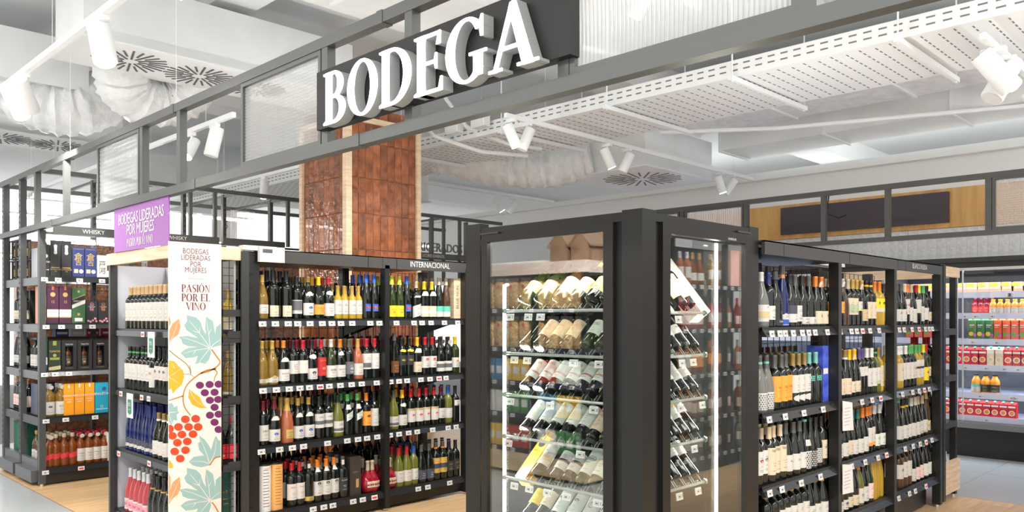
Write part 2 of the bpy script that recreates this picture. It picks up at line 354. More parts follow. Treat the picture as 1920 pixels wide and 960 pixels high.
# crop of the uppermost course under the trim
# ================================================================ CEILING SERVICES
def cyl_dir(p, d, l, r0, r1=None, n=20, mi=0, mb=None):
    p = Vector(p); d = Vector(d).normalized(); mb = mb or MB(); return mb.tube([p, p + d * l], [r0, r1 or r0], n, mi)
def track(name_lab, x0, y0, x1, y1, z=3.2, group='white lighting tracks under the ceiling'):
    t = thing('lighting_track', name_lab, 'track', (x0, y0, z))
    t_ = MB(); t_.bar((0, 0, 0), (x1 - x0, y1 - y0, 0), .035, .04); obj('rail', t_, WHITE, t)
    L_ = math.hypot(x1 - x0, y1 - y0); n = max(2, int(L_ / 1.6))
    for i in range(n + 1):
        q = (i + .3) / (n + .6); obj('hanging_wire', MB().tube([((x1 - x0) * q, (y1 - y0) * q, .02), ((x1 - x0) * q, (y1 - y0) * q, 4.3 - z)], .0015, 5), WHITE, t)
    return t
track('white lighting track running over the left aisle', 1.62, -1.0, 1.62, 9.5)
track('white lighting track over the middle of the wine department', 4.9, 4.93, 9.4, 4.99)
track('short white lighting track right of the tiled column', 6.2, 8.08, 9.1, 8.12)
track('white lighting track in the upper right corner', 5.6, 1.43, 9.4, 1.43)
track('white lighting track over the front of the shelves', 2.4, 3.2, 5.2, 3.2, z=3.75)
def spot(lab, x, y, z, d, on=True, lp=60, s=1.0, grp=None):
    t = thing('track_spotlight', lab, 'spotlight', (x, y, z), grp); d = Vector(d).normalized()
    obj('adapter', MB().box(-.018 * s, .018 * s, -.05 * s, .05 * s, -.05, -.02), WHITE, t)
    obj('bracket', MB().tube([(0, 0, -.04), (0, 0, -.11)], .009 * s, 8), WHITE, t)
    c = Vector((0, 0, -.15)) - d * .085 * s
    h = MB(); h.tube([c, c + d * .2 * s, c + d * .205 * s], [.047 * s, .049 * s, .046 * s], 24); hd = obj('lamp_head', h, WHITE, t, smooth=True)
    e = c + d * .206 * s; obj('lens', MB().tube([e, e + d * .002], .041 * s, 20), mat((1, .98, .94), emit=12, name='lit lens') if on else PAPER, t)
    if lp:
        l = bpy.data.lights.new('spot', 'SPOT'); l.energy = lp; l.spot_size = math.radians(75); l.spot_blend = .8; l.shadow_soft_size = .06; l.color = (1, .97, .92)
        o = bpy.data.objects.new('beam_light', l); COL.objects.link(o); o.parent = t; o.location = e + d * .02
        o.rotation_mode = 'QUATERNION'; o.rotation_quaternion = d.to_track_quat('-Z', 'Y')
    return t
SP = 120
track('short white lighting track behind the rough glass pane', 3.05, 6.2, 3.05, 12.4, z=3.1)
track('short white lighting track behind the tiled column', 4.6, 7.6, 4.6, 9.9, z=3.1)
def tl(px, X): return on_x(px, X)
spot('large lit white spotlight nearest on the left track', 1.62, 4.93, 3.2, (.0, -.45, -.9), True, SP, 1.35)
spot('lit white spotlight glaring at the left frame edge', 1.62, 6.75, 3.2, (.3, -.5, -1), True, SP, 1.25)
spot('white spotlight turned away beside the glaring left one', 1.62, 6.5, 3.2, (.5, .6, -.75), True, 170, 1.25)
spot('small lit spotlight behind the leftmost rough glass pane', 3.05, 7.0, 3.1, (-.5, -.3, -.8), True, SP * .5)
spot('unlit white spotlight hanging between two portal posts', 3.05, 6.55, 3.1, (-.2, .1, -1), False, 0, 1.2)
spot('lit white spotlight left in the pair below the cable tray', 4.97, 4.93, 3.2, (.28, -.2, -.8), True, SP)
spot('white spotlight right in the pair below the cable tray', 5.17, 4.93, 3.2, (-.35, .2, -.9), False, 0)
spot('lit white spotlight left in the pair above the round slot diffuser', 6.35, 4.95, 3.2, (.3, -.2, -.8), True, SP)
spot('white spotlight right in the pair above the round slot diffuser', 6.68, 4.95, 3.2, (-.3, .3, -.9), False, 0)
spot('lit white spotlight at the far end of the middle track', 8.55, 4.97, 3.2, (.2, -.2, -.9), True, SP)
spot('white spotlight turned away at the far end of the middle track', 8.8, 4.97, 3.2, (-.3, .3, -.6), False, 0)
spot('left one of two small spotlights above the wine cabinet', 7.9, 8.1, 3.2, (.4, -.3, -.8), True, SP * .6)
spot('right one of two small spotlights above the wine cabinet', 8.2, 8.1, 3.2, (-.4, .3, -.8), False, 0)
spot('large lit white spotlight in the upper right corner', 5.85, 1.43, 3.2, (.35, -.5, -.75), True, SP, 1.45)
spot('large white spotlight turned left in the upper right corner', 6.1, 1.43, 3.2, (-.4, .3, -.8), False, 0, 1.45)
spot('lit white spotlight behind the tiled column on the left', 4.6, 8.6, 3.1, (-.2, -.2, -1), True, SP * .5)
for x, y, d, lab in [(2.8, 3.2, (.1, .8, -.9), 'first'), (3.6, 3.2, (.1, .8, -.9), 'second'), (4.5, 3.2, (.1, .8, -.9), 'third')]:
    spot(lab + ' spotlight on the track over the front of the shelves', x, y, 3.75, d, True, SP * 1.2)
for i, yq in enumerate((2.5, 2.9, 3.3, 3.7)): spot('spotlight on the left track aimed at the pasta shelving, %s from the camera side' % ORD[i + 1], 1.62, yq, 3.2, (-.5, .75, -.75), True, 260, 1.0)  # spots added out of frame to brighten the pasta mirrored in the door
for i, xq in enumerate((5.7, 6.6, 7.5)): spot('spotlight on the right track aimed at the rose wines, %s from the left' % ORD[i + 1], xq + .35, 1.43, 3.2, (.0, -.7, -.8), True, 200, 1.0)  # spots added to brighten the rose shelves mirrored in the door
spot('glaring distant spotlight facing the camera at the left frame edge', 3.05, 12.0, 3.1, (-.2, -1, -.3), True, 60, 1.4)
# AHU soffits with round slot diffusers
def diffuser(parent, cx, cy, z, R, n=24):
    m = MB()
    for k in range(n):
        a = 2 * math.pi * k / n
        for r0, r1 in (((.2, .95),) if k % 2 else ((.45, .9),)):
            p = Vector((cx + R * r0 * math.cos(a), cy + R * r0 * math.sin(a), z - .003)); q = Vector((cx + R * r1 * math.cos(a), cy + R * r1 * math.sin(a), z - .003))
            m.bar(p, q, .016, .004)
    obj('diffuser_slots', m, mat((.12, .12, .12), .7, name='slot shadow gap'), parent)
def soffit(lab, x0, x1, y0, y1, z0, z1, diffs):
    t = thing('duct_box', lab, 'duct', ((x0 + x1) / 2, (y0 + y1) / 2, z0))
    c = t.location; mb = MB().box(x0 - c.x, x1 - c.x, y0 - c.y, y1 - c.y, .012, z1 - z0); obj('casing', mb, GALV, t)
    obj('bottom_panel', MB().box(x0 - c.x - .05, x1 - c.x + .05, y0 - c.y - .05, y1 - c.y + .05, 0, .012), WHITE, t)
    for dx, dy, R in diffs: diffuser(t, dx - c.x, dy - c.y, 0, R)
    return t
soffit('white duct box with two round slot diffusers above the left aisle', 1.97, 4.3, 6.36, 7.02, 3.5, 4.0, [(2.42, 6.69, .3), (2.98, 6.69, .3), (3.5, 6.69, .28)])
soffit('white duct box with slot diffuser at the far left frame edge', 1.9, 3.6, 10.2, 11.0, 3.5, 3.95, [(2.4, 10.6, .36), (3.0, 10.6, .36)])
soffit('white duct box with round slot diffuser over the middle of the department', 7.35, 8.75, 5.2, 6.35, 3.12, 3.6, [(8.0, 5.7, .5)])
soffit('white duct box with slot diffuser right of the tiled column', 5.9, 7.3, 8.9, 9.8, 3.1, 3.5, [(6.4, 9.3, .4)])
def duct_box(lab, x0, x1, y0, y1, z0, z1, m=GALV):
    t = thing('air_duct', lab, 'duct', (x0, y0, z0)); a, b, c = x1 - x0, y1 - y0, z1 - z0
    obj('duct_casing', MB().box(0, a, 0, b, 0, c), m, t)
    n = max(1, int(max(a, b) / 1.2))
    for i in range(n + 1):
        f = MB()
        if b >= a: q = b * i / n; f.box(-.02, a + .02, q - .012, q + .012, -.02, c + .02)
        else: q = a * i / n; f.box(q - .012, q + .012, -.02, b + .02, -.02, c + .02)
        obj('flange', f, WHITE, t)
    return t
duct_box('long square white air duct along the right side of the ceiling', 8.6, 9.3, 1.2, 5.0, 3.45, 3.85)
duct_box('insulated white air duct behind the cable tray', 7.6, 8.3, 1.5, 5.1, 3.6, 4.0, DUCT)
duct_box('wide flat white air duct crossing the upper left ceiling', -.5, 4.4, 4.2, 4.95, 3.7, 3.96)
duct_box('white air duct over the far left shelves', 1.6, 2.5, 8.0, 13, 3.55, 3.95)
duct_box('white air duct far behind the tiled column', 4.5, 9.4, 12.2, 12.9, 3.4, 3.9)
def flex(lab, pts, r):
    t = thing('flexible_duct', lab, 'duct', pts[0]); P = [Vector(p) - Vector(pts[0]) for p in pts]; n = 46; path = []; rr = []
    for i in range(n + 1):
        q = i / n * (len(P) - 1); k = min(int(q), len(P) - 2); u = q - k
        p0 = P[max(k - 1, 0)]; p1 = P[k]; p2 = P[k + 1]; p3 = P[min(k + 2, len(P) - 1)]
        path.append(.5 * ((2 * p1) + (p2 - p0) * u + (2 * p0 - 5 * p1 + 4 * p2 - p3) * u * u + (3 * p1 - p0 - 3 * p2 + p3) * u ** 3)); rr.append(r * (1 + .05 * math.sin(i * 1.9) + random.uniform(-.035, .035)))
    mb = MB().tube(path, rr, 22); mb.v = [tuple(c + random.uniform(-.012, .012) for c in v) for v in mb.v]
    obj('foil_sleeve', mb, DUCT, t, smooth=True)
flex('crumpled white flexible duct hanging at the upper left', [(1.9, 8.6, 3.75), (2.15, 8.35, 3.45), (2.5, 8.2, 3.42), (2.9, 8.3, 3.7)], .25)
flex('crumpled white flexible duct bulging below the twin slot diffusers', [(2.5, 7.05, 3.8), (2.6, 7.3, 3.45), (3.0, 7.35, 3.42), (3.3, 7.1, 3.75)], .22)
flex('long crumpled white flexible duct feeding the middle duct box', [(6.5, 7.7, 3.5), (6.8, 7.0, 3.3), (7.1, 6.5, 3.25), (7.4, 6.0, 3.35)], .25)
flex('crumpled white flexible duct right of the tiled column', [(5.7, 8.9, 3.6), (5.85, 8.6, 3.35), (6.1, 8.4, 3.3), (6.3, 8.9, 3.4)], .22)
# cable tray
ct = thing('cable_tray', 'wide perforated white cable tray running across the ceiling', 'cable tray', (5.6, 0, 3.3))
W_ = 1.05; obj('tray_bottom', MB().box(0, W_, -1, 14, 0, .006), WHITE, ct)
obj('tray_side', MB().box(-.004, 0, -1, 14, 0, .13), WHITE, ct); obj('tray_side', MB().box(W_, W_ + .004, -1, 14, 0, .13), WHITE, ct)
hm = MB()
for j in range(-9, 130):
    yy = j * .1
    for i in range(12):
        x = .05 + i * .082 + (.03 if j % 2 else 0); hm.box(x, x + .045, yy, yy + .010, -.0012, 0)
    for zq in (.045, .09): hm.box(-.0055, -.004, yy, yy + .055, zq, zq + .011)
tag(obj('slots', hm, mat((.2, .2, .2), .7, name='tray slot'), ct), kind='stuff')
for yy in (1.9, 3.1, 4.3, 5.6, 7.2):
    obj('support_bar', MB().bar((-.12, yy, -.035), (W_ + .12, yy, -.035), .035, .035), WHITE, ct)
    for x in (-.09, W_ + .09): obj('threaded_rod', MB().tube([(x, yy, -.06), (x, yy, 1.0)], .006, 6), WHITE, ct)
jb = thing('junction_box', 'white junction box on the side of the cable tray', 'box', (5.55, 5.9, 3.36)); obj('casing', MB().box(-.08, 0, -.1, .1, 0, .14), WHITE, jb); obj('lid', MB().box(-.09, -.08, -.09, .09, .01, .13), WHITE2, jb)
jb = thing('junction_box', 'second white junction box further along the cable tray', 'box', (5.55, 6.3, 3.36)); obj('casing', MB().box(-.08, 0, -.1, .1, 0, .14), WHITE, jb); obj('lid', MB().box(-.09, -.08, -.09, .09, .01, .13), WHITE2, jb)
for i, (lab, p) in enumerate([('left white conduit bending down beside the tiled column', [(5.3, 6.9, 4.2), (5.3, 6.8, 3.7), (5.4, 6.5, 3.35), (5.8, 6.2, 3.2), (6.3, 6.0, 3.2)]), ('right white conduit bending down beside the tiled column', [(5.4, 6.4, 4.2), (5.4, 6.3, 3.7), (5.5, 6.1, 3.4), (5.9, 5.9, 3.25), (6.3, 5.8, 3.25)]),
        ('long thin white pipe over the far right ceiling', [(7.2, 4.9, 3.42), (7.9, 3.9, 3.42), (9.0, 1.0, 3.42)]), ('white conduit crossing behind the BODEGA sign', [(2.6, 5.2, 3.75), (4.4, 4.6, 3.75), (6.0, 4.2, 3.75)]),
        ('white sprinkler pipe in the upper left ceiling', [(1.2, 9.5, 3.9), (1.25, 5.3, 3.9), (5.5, 5.3, 3.9)])]):
    tag(obj('conduit_pipe', MB().tube(p, .022, 8), WHITE, smooth=True), lab, 'pipe')
for i, (x, y, z, sx, sy, pw) in enumerate(FILL_PANELS):  # housings for the added fill panels
    t = thing('ceiling_luminaire', ['long white panel luminaire above the left aisle', 'white panel luminaire above the front aisle', 'white panel luminaire before the wine shelves', 'white panel luminaire at the far end of the left aisle'][i], 'lamp', (x, y, z))
    h = MB(); a, b = sx / 2, sy / 2; h.box(-a - .03, a + .03, -b - .03, b + .03, .03, .1)
    h.box(-a - .03, -a, -b - .03, b + .03, 0, .03).box(a, a + .03, -b - .03, b + .03, 0, .03).box(-a, a, -b - .03, -b, 0, .03).box(-a, a, b, b + .03, 0, .03); obj('housing', h, WHITE, t)
for i, (x, y, z, sx, sy, pw) in enumerate(FILL_COVES):  # housings for the added ceiling uplights
    t = thing('cove_luminaire', ['low white light trough on top of the INTERNACIONAL shelving', 'low white light trough on top of the BLANCO RUEDA shelving', 'low white light trough on top of the rose wine shelving', 'low white light trough on top of the pasta shelving', 'low white light trough on top of the whisky shelving', 'long light trough behind the plywood wall', 'long light trough lying on the top edge of the plywood wall'][i], 'lamp', (x, y, z)); a, b = sx / 2, sy / 2
    obj('housing', MB().box(-a - .01, a + .01, -b - .01, b + .01, -.02, .025).box(-a - .01, a + .01, -b - .02, -b - .01, -.02, .04).box(-a - .01, a + .01, b + .01, b + .02, -.02, .04), WHITE, t)
# ================================================================ SHELVING
TAGM = [PAPER, TAGGREY, INK]
def tag_mesh():
    m = MB(); m.box(-.026, .026, -.004, 0, -.017, .017); m.box(-.018, .012, -.0048, -.004, -.011, .011, 1); m.box(-.010, .004, -.0054, -.0048, -.004, .002, 2); m.box(.018, .021, -.0048, -.004, -.008, .008, 2); return m.mesh('price_tag', TAGM)
TAGME = tag_mesh()
RTAG = MB(); RTAG.box(-.026, .026, -.004, 0, -.017, .017); RTAG.box(-.019, .019, -.005, -.004, -.008, .006, 1); RTAG = RTAG.mesh('price_tag', [PAPER, mat((.75, .05, .05), .5, name='red print')])
def upright(parent, x, y, z1, w_=.035, d_=.05, slots='y', nm='upright', z0=.02, m=None):
    u = obj(nm, MB().box(x - w_ / 2, x + w_ / 2, y - d_ / 2, y + d_ / 2, z0, z1), m or BLACK, parent)
    obj('foot', MB().tube([(x, y, 0), (x, y, z0)], .014, 8), CHROME, u)
    return u
def slots_on(parent, xs, y, z0, z1, ax='y', off=.001, step=.05, m=None):
    mb = MB()
    for x in xs:
        z = z0
        while z < z1:
            if ax == 'y': mb.box(x - .004, x + .004, y - off, y, z, z + .022)
            else: mb.box(y - off, y, x - .004, x + .004, z, z + .022)
            z += step
    tag(obj('slots', mb, m or VOID, parent), kind='stuff')
def shelf_x(parent, x0, x1, yf, yb, z, tags=(), rail=.045, mt=None, red=(), lean=0):
    """shelf running along X with its front edge at yf (faces -Y)"""
    s = obj('shelf', MB().box(x0, x1, yf + .004, yb, z - .022, z).box(x0, x1, yf, yf + .012, z - .012, z + .006), mt or BLACK, parent)
    r = MB(); r.add([(x0, yf - .002, z - .008), (x1, yf - .002, z - .008), (x1, yf - .014 - lean, z - rail), (x0, yf - .014 - lean, z - rail), (x0, yf + .004, z - .008), (x1, yf + .004, z - .008), (x1, yf + .002, z - rail), (x0, yf + .002, z - rail)],
                   [(0, 1, 2, 3)[::-1], (4, 5, 6, 7), (0, 4, 5, 1), (3, 2, 6, 7), (0, 3, 7, 4), (1, 5, 6, 2)])
    obj('price_rail', r, mat((.025, .026, .03), .18, name='glossy price rail'), s)
    for i, x in enumerate(tags):
        link('price_tag', RTAG if i in red else TAGME, s, (x, yf - .014 - lean * .5, z - .029), (-.12 - lean * 4, 0, 0))
    return s
def shelf_y(parent, y0, y1, xf, xb, z, tags=(), rail=.045, red=()):
    s = obj('shelf', MB().box(xf + .004, xb, y0, y1, z - .022, z).box(xf, xf + .012, y0, y1, z - .012, z + .006), BLACK, parent)
    obj('price_rail', MB().box(xf - .012, xf + .003, y0, y1, z - rail, z - .008), mat((.025, .026, .03), .18, name='glossy price rail'), s)
    for i, y in enumerate(tags): link('price_tag', RTAG if i in red else TAGME, s, (xf - .014, y, z - .029), (0, 0, -math.pi / 2))
    return s
def wires(parent, x0, x1, z0, z1, y, step=.075, ax='x', r=.0018):
    m = MB(); n = int((x1 - x0) / step)
    for i in range(n + 1):
        q = x0 + (x1 - x0) * i / n
        m.box(*((q - r, q + r, y - r, y + r) if ax == 'x' else (y - r, y + r, q - r, q + r)), z0, z1)
    n = int((z1 - z0) / step)
    for i in range(n + 1):
        q = z0 + (z1 - z0) * i / n
        if ax == 'x': m.box(x0, x1, y - r * 2, y, q - r, q + r)
        else: m.box(y - r * 2, y, x0, x1, q - r, q + r)
    tag(obj('wire_mesh', m, BLACK, parent), kind='stuff')
# ---------------------------------------------------------------- bottles
def prof(shape):
    P = {
     'bdx': (.300, [(.033, 0), (.0365, .004), (.0375, .012), (.0375, .185), (.036, .200), (.030, .214), (.021, .224), (.0155, .235), (.0142, .25), (.0138, .285), (.0150, .287), (.0150, .296), (.0135, .300)]),
     'bur': (.300, [(.036, 0), (.0400, .004), (.0415, .012), (.0415, .125), (.0405, .145), (.036, .170), (.029, .195), (.021, .220), (.0165, .240), (.0145, .258), (.014, .288), (.0152, .290), (.0150, .297), (.0135, .300)]),
     'flu': (.335, [(.031, 0), (.0350, .004), (.036, .012), (.036, .130), (.0345, .160), (.029, .205), (.0215, .250), (.0160, .280), (.0140, .300), (.0138, .325), (.0148, .327), (.0146, .333), (.013, .335)]),
     'cham': (.310, [(.037, 0), (.0425, .004), (.044, .014), (.044, .125), (.0425, .150), (.036, .180), (.027, .212), (.020, .240), (.0165, .26), (.0165, .285), (.0185, .288), (.0185, .300), (.015, .309), (.008, .310)]),
     'half': (.245, [(.026, 0), (.0295, .004), (.030, .010), (.030, .140), (.028, .155), (.021, .168), (.0145, .180), (.0130, .195), (.0128, .235), (.0140, .237), (.0140, .243), (.012, .245)]),
     'tall': (.335, [(.030, 0), (.0345, .004), (.036, .012), (.0385, .205), (.037, .222), (.028, .238), (.0185, .250), (.0150, .265), (.0145, .325), (.016, .327), (.016, .333), (.0135, .335)]),
     'whis': (.285, [(.038, 0), (.0415, .004), (.0425, .014), (.0425, .160), (.040, .182), (.032, .200), (.021, .215), (.0165, .228), (.0160, .255), (.0175, .257), (.0175, .280), (.015, .285)]),
     'sqr': (.270, [(.036, 0), (.0395, .004), (.0395, .150), (.038, .175), (.028, .195), (.018, .210), (.0165, .222), (.0165, .245), (.018, .247), (.018, .268), (.015, .270)]),
     'mat': (.235, [(.028, 0), (.042, .008), (.054, .035), (.057, .065), (.052, .095), (.037, .125), (.022, .145), (.0155, .160), (.0140, .185), (.0140, .222), (.0155, .224), (.0155, .232), (.0135, .235)]),
     'juice': (.185, [(.030, 0), (.0360, .004), (.037, .012), (.037, .105), (.034, .125), (.024, .145), (.0195, .155), (.0195, .164), (.022, .165), (.022, .183), (.020, .185)]),
    }
    return P[shape]
GL = {'k': ((.007, .009, .007), 0), 'g': ((.022, .034, .008), 0), 'gd': ((.50, .30, .05), .6), 'ye': ((.85, .55, .06), .5), 'cl': ((.5, .5, .46), .7), 'am': ((.24, .055, .006), .25), 'amd': ((.06, .016, .006), 0),
      'ro': ((.70, .22, .10), .5), 'rd': ((.42, .01, .03), .35), 'bl': ((.004, .012, .09), 0), 'pg': ((.28, .29, .05), .5), 'pk': ((.75, .10, .12), .45), 'br': ((.07, .035, .015), 0), 'or': ((.85, .33, .03), 0), 'gr': ((.01, .15, .03), 0)}
def glass_mat(k): return mat(GL[k][0], .07, coat=.15, spec=.5, trans=GL[k][1], name='wine glass ' + k)
CC = {'k': (.02, .02, .022), 'gy': (.10, .10, .095), 'gold': (.52, .33, .08), 'dg': (.30, .20, .06), 'y': (.85, .52, .02), 'o': (.75, .22, .03), 'r': (.50, .02, .03), 'dr': (.16, .015, .025), 'bl': (.03, .12, .5), 'nv': (.02, .03, .16),
      'be': (.52, .44, .32), 'cr': (.72, .60, .42), 'w': (.82, .81, .78), 'si': (.62, .62, .6), 'te': (.20, .52, .46), 'dt': (.02, .16, .15), 'ol': (.30, .31, .09), 'gn': (.10, .42, .12), 'pu': (.10, .07, .22), 'co': (.55, .22, .09), 'cork': (.62, .42, .22), 'lg': (.62, .66, .66), 'yg': (.72, .72, .05)}
LC = {'w': (.64, .62, .58), 'cr': (.68, .58, .42), 'o': (.92, .36, .05), 'y': (.90, .68, .03), 'r': (.50, .02, .025), 'k': (.03, .03, .032), 'gy': (.13, .13, .14), 'gold': (.55, .38, .10), 'gn': (.45, .50, .33), 'te': (.12, .55, .42), 'pk': (.85, .33, .42), 'sl': (.06, .065, .10), 'bl': (.03, .1, .5), 'kr': (.62, .47, .26), 'pale': (.70, .74, .66), 'red': (.75, .03, .05), 'br': (.16, .06, .02), 'lp': (.85, .62, .58)}
CAPN = {'k': 'black', 'gy': 'grey', 'gold': 'gold', 'dg': 'bronze', 'y': 'yellow', 'o': 'orange', 'r': 'red', 'dr': 'dark red', 'bl': 'blue', 'nv': 'navy', 'be': 'beige', 'cr': 'cream', 'w': 'white', 'si': 'silver', 'te': 'turquoise', 'dt': 'dark teal', 'ol': 'olive', 'gn': 'green', 'pu': 'purple', 'co': 'copper', 'cork': 'tan', 'lg': 'pale grey', 'yg': 'lime'}
LABN = {'w': 'white', 'cr': 'cream', 'o': 'orange', 'y': 'yellow', 'r': 'red', 'k': 'black', 'gy': 'grey', 'gold': 'gold', 'gn': 'green', 'te': 'teal', 'pk': 'pink', 'sl': 'slate', 'bl': 'blue', 'kr': 'kraft', 'pale': 'pale green', 'red': 'red', 'br': 'brown', 'lp': 'pale pink'}
GLN = {'k': 'dark', 'g': 'green', 'gd': 'golden', 'ye': 'yellow', 'cl': 'clear', 'am': 'amber', 'amd': 'dark amber', 'ro': 'rose', 'rd': 'red', 'bl': 'blue', 'pg': 'pale green', 'pk': 'pink', 'br': 'brown', 'or': 'orange', 'gr': 'bright green'}
def patch(mb, r, z0, z1, a0, a1, mi=0, n=10, zf=None):
    """patch on a cylinder, angles in degrees from the front (-Y)"""
    vs = []
    for i in range(n + 1):
        a = math.radians(a0 + (a1 - a0) * i / n); u = i / n
        lo, hi = (z0, z1) if zf is None else zf(u, z0, z1)
        vs += [(r * math.sin(a), -r * math.cos(a), lo), (r * math.sin(a), -r * math.cos(a), hi)]
    mb.add(vs, [(2 * i, 2 * i + 2, 2 * i + 3, 2 * i + 1) for i in range(n)], mi)
def bend_text(body, size, r, z, sx=.8, ink=INK, align='CENTER'):
    me = text_mesh(body, size, 0, sx, ink, align)
    for v in me.vertices:
        a = v.co.x / r; v.co = Vector((r * math.sin(a), -r * math.cos(a), z + v.co.y))
    return me
def rad_at(pf_, z):
    for (r0, z0), (r1, z1) in zip(pf_, pf_[1:]):
        if z0 <= z <= z1 and z1 > z0: return r0 + (r1 - r0) * (z - z0) / (z1 - z0)
    return pf_[-1][0]
PROTO = {}
def proto(code):
    """code: shape.glass.cap.caplen(mm).label.z0.z1(mm)[.opt=...]"""
    if code in PROTO: return PROTO[code]
    t = code.split('.'); sh, gl, cp, cl, lb, a, b = t[:7]; opts = dict((o.split('=') + ['1'])[:2] for o in t[7:])
    H, P = prof(sh); cl = int(cl) / 1000; a = int(a) / 1000; b = int(b) / 1000
    parts = []
    body = [(r, z) for r, z in P if z < H - cl] if cl else list(P)
    if cl: body.append((rad_at(P, H - cl), H - cl))
    mb = MB().lathe(body, 18); gm = glass_mat(gl)
    parts.append(('glass_body', mb.mesh('glass_body', gm, True), []))
    if cl:
        cpf = [(rad_at(P, H - cl) + .0008, H - cl)] + [(r + .0008, z) for r, z in P if z > H - cl + .001]
        cm = MB().lathe(cpf, 16); m2 = [mat(CC[cp], .35, .15, name='capsule ' + cp)]
        if 'band' in opts:
            zc = H - cl * .55; rb = rad_at(P, zc) + .0016; cm.lathe([(rb, zc - .006), (rb, zc + .006)], 16, 1); m2.append(mat(CC[opts['band']], .4, name='capsule band'))
        if 'low' in opts:
            zc = H - cl + .006; rb = rad_at(P, zc) + .0014; cm.lathe([(rb, zc - .005), (rb, zc + .007)], 16, 1); m2.append(mat(CC[opts['low']], .4, name='capsule collar'))
        parts.append(('capsule', cm.mesh('capsule', m2, True), []))
    if b > a:
        r = max(rad_at(P, a + .002), rad_at(P, b - .004)) + .0007
        lm = MB(); sp = int(opts.get('w', 78)); ms = [mat(LC[lb], .55, name='label ' + lb)]
        zf = None
        if 'diag' in opts: zf = lambda u, p, q: (p + .03 * u - .015, q + .03 * u - .02)
        if 'wave' in opts: zf = lambda u, p, q: (p, q - .012 * abs(math.sin(u * 9)))
        patch(lm, r, a, b, -sp, sp, 0, zf=zf)
        if 'stripe' in opts:                     # stripe=colour-low-high (percent of label height)
            for s_ in opts['stripe'].split('+'):
                c_, l_, h_ = s_.split('-'); ms.append(mat(LC[c_], .5, name='label ' + c_)); patch(lm, r + .0005, a + (b - a) * int(l_) / 100, a + (b - a) * int(h_) / 100, -sp, sp, len(ms) - 1)
        if 'dots' in opts:
            ms.append(mat(LC[opts['dots']], .5, name='label dots')); k_ = len(ms) - 1; zq = a + .008; rw = 0
            while zq < b - .004:
                for ang in range(-sp + 10 + (rw % 2) * 10, sp - 5, 20):
                    vs = []; rr_ = r + .0005
                    for c in range(8):
                        th_ = math.radians(ang) + .0046 * math.cos(c * .785) / r; vs.append((rr_ * math.sin(th_), -rr_ * math.cos(th_), zq + .0046 * math.sin(c * .785)))
                    lm.add(vs, [tuple(range(8))], k_)
                zq += .0115; rw += 1
        subs = []
        dark = lb in ('k', 'sl', 'r', 'gy', 'bl', 'te', 'br')
        ink = mat(LC['gold'], .4, name='gold print') if dark and 'wt' not in opts else (PAPER if dark else mat((.12, .10, .10), .6, name='soft ink'))
        if opts.get('ink') == 'r': ink = mat((.6, .04, .04), .5, name='red ink')
        if opts.get('ink') == 'o': ink = mat((.75, .25, .04), .5, name='orange ink')
        if opts.get('ink') == 'y': ink = mat((.9, .7, .03), .5, name='yellow ink')
        if 'txt' in opts:
            body_ = opts['txt'].replace('_', ' '); sz = min((b - a) * .34, .019 * 6 / max(len(body_), 3)); sz = float(opts.get('ts', sz * 1000)) / 1000
            subs.append(('label_lettering', bend_text(body_, sz, r + .0009, a + (b - a) * float(opts.get('tz', 62)) / 100, .8, ink)))
        if 'dots' not in opts and 'plain' not in opts:
            pm_ = MB(); hh = b - a
            for f_, wd in ((.42, 22), (.33, 16), (.14, 26)) if 'txt' in opts else ((.72, 20), (.62, 30), (.36, 16), (.2, 26), (.14, 20)):
                patch(pm_, r + .0009, a + hh * f_, a + hh * f_ + .0016, -wd, wd, 0, 4)
            subs.append(('label_print', pm_.mesh('label_print', ink)))
        if 'blob' in opts:
            bm_ = MB(); cz = a + (b - a) * float(opts.get('bz', 60)) / 100; rb = .012; vs = []
            for c in range(12):
                th_ = rb * 1.2 * math.cos(c * .5236) / r; vs.append(((r + .0011) * math.sin(th_), -(r + .0011) * math.cos(th_), cz + rb * .75 * math.sin(c * .5236)))
            bm_.add(vs, [tuple(range(12))]); subs.append(('label_emblem', bm_.mesh('label_emblem', mat(LC[opts['blob']], .5, name='emblem'))))
        parts.append(('label', lm.mesh('label', ms), subs))
    if 'neck' in opts:                            # neck=colour-low-high mm
        c_, l_, h_ = opts['neck'].split('-'); l_, h_ = int(l_) / 1000, int(h_) / 1000; nm_ = MB(); N_ = 6
        for i in range(N_):
            q0, q1 = l_ + (h_ - l_) * i / N_, l_ + (h_ - l_) * (i + 1) / N_; r0, r1 = rad_at(P, q0) + .001, rad_at(P, q1) + .001; vs = []
            half = (lambda u: math.degrees(math.sqrt(max(0, 1 - (2 * u - 1) ** 2)))) if 'rnd' in opts else ((lambda u: 50 * math.sqrt(max(0, 1 - u ** 2)) + 2) if 'arc' in opts else (lambda u: 50))
            for rr_, q in ((r0, q0), (r1, q1)):
                hw = max(half((q - l_) / (h_ - l_)), 3)
                for j in range(7):
                    an = math.radians(-hw + 2 * hw * j / 6 + (22 if 'sash' in opts else 0) * ((q - l_) / (h_ - l_) - .5)); vs.append((rr_ * math.sin(an), -rr_ * math.cos(an), q))
            nm_.add(vs, [(j, j + 1, j + 8, j + 7) for j in range(6)])
        parts.append(('neck_label', nm_.mesh('neck_label', mat(LC[c_], .5, name='neck label ' + c_)), []))
    if 'disc' in opts:                            # round paper collar hung on the neck
        zc = H - cl * .75; parts.append(('neck_tag', MB().tube([(.006, -.030, zc), (.006, -.0325, zc - .001)], .019, 18).mesh('neck_tag', PAPER), []))
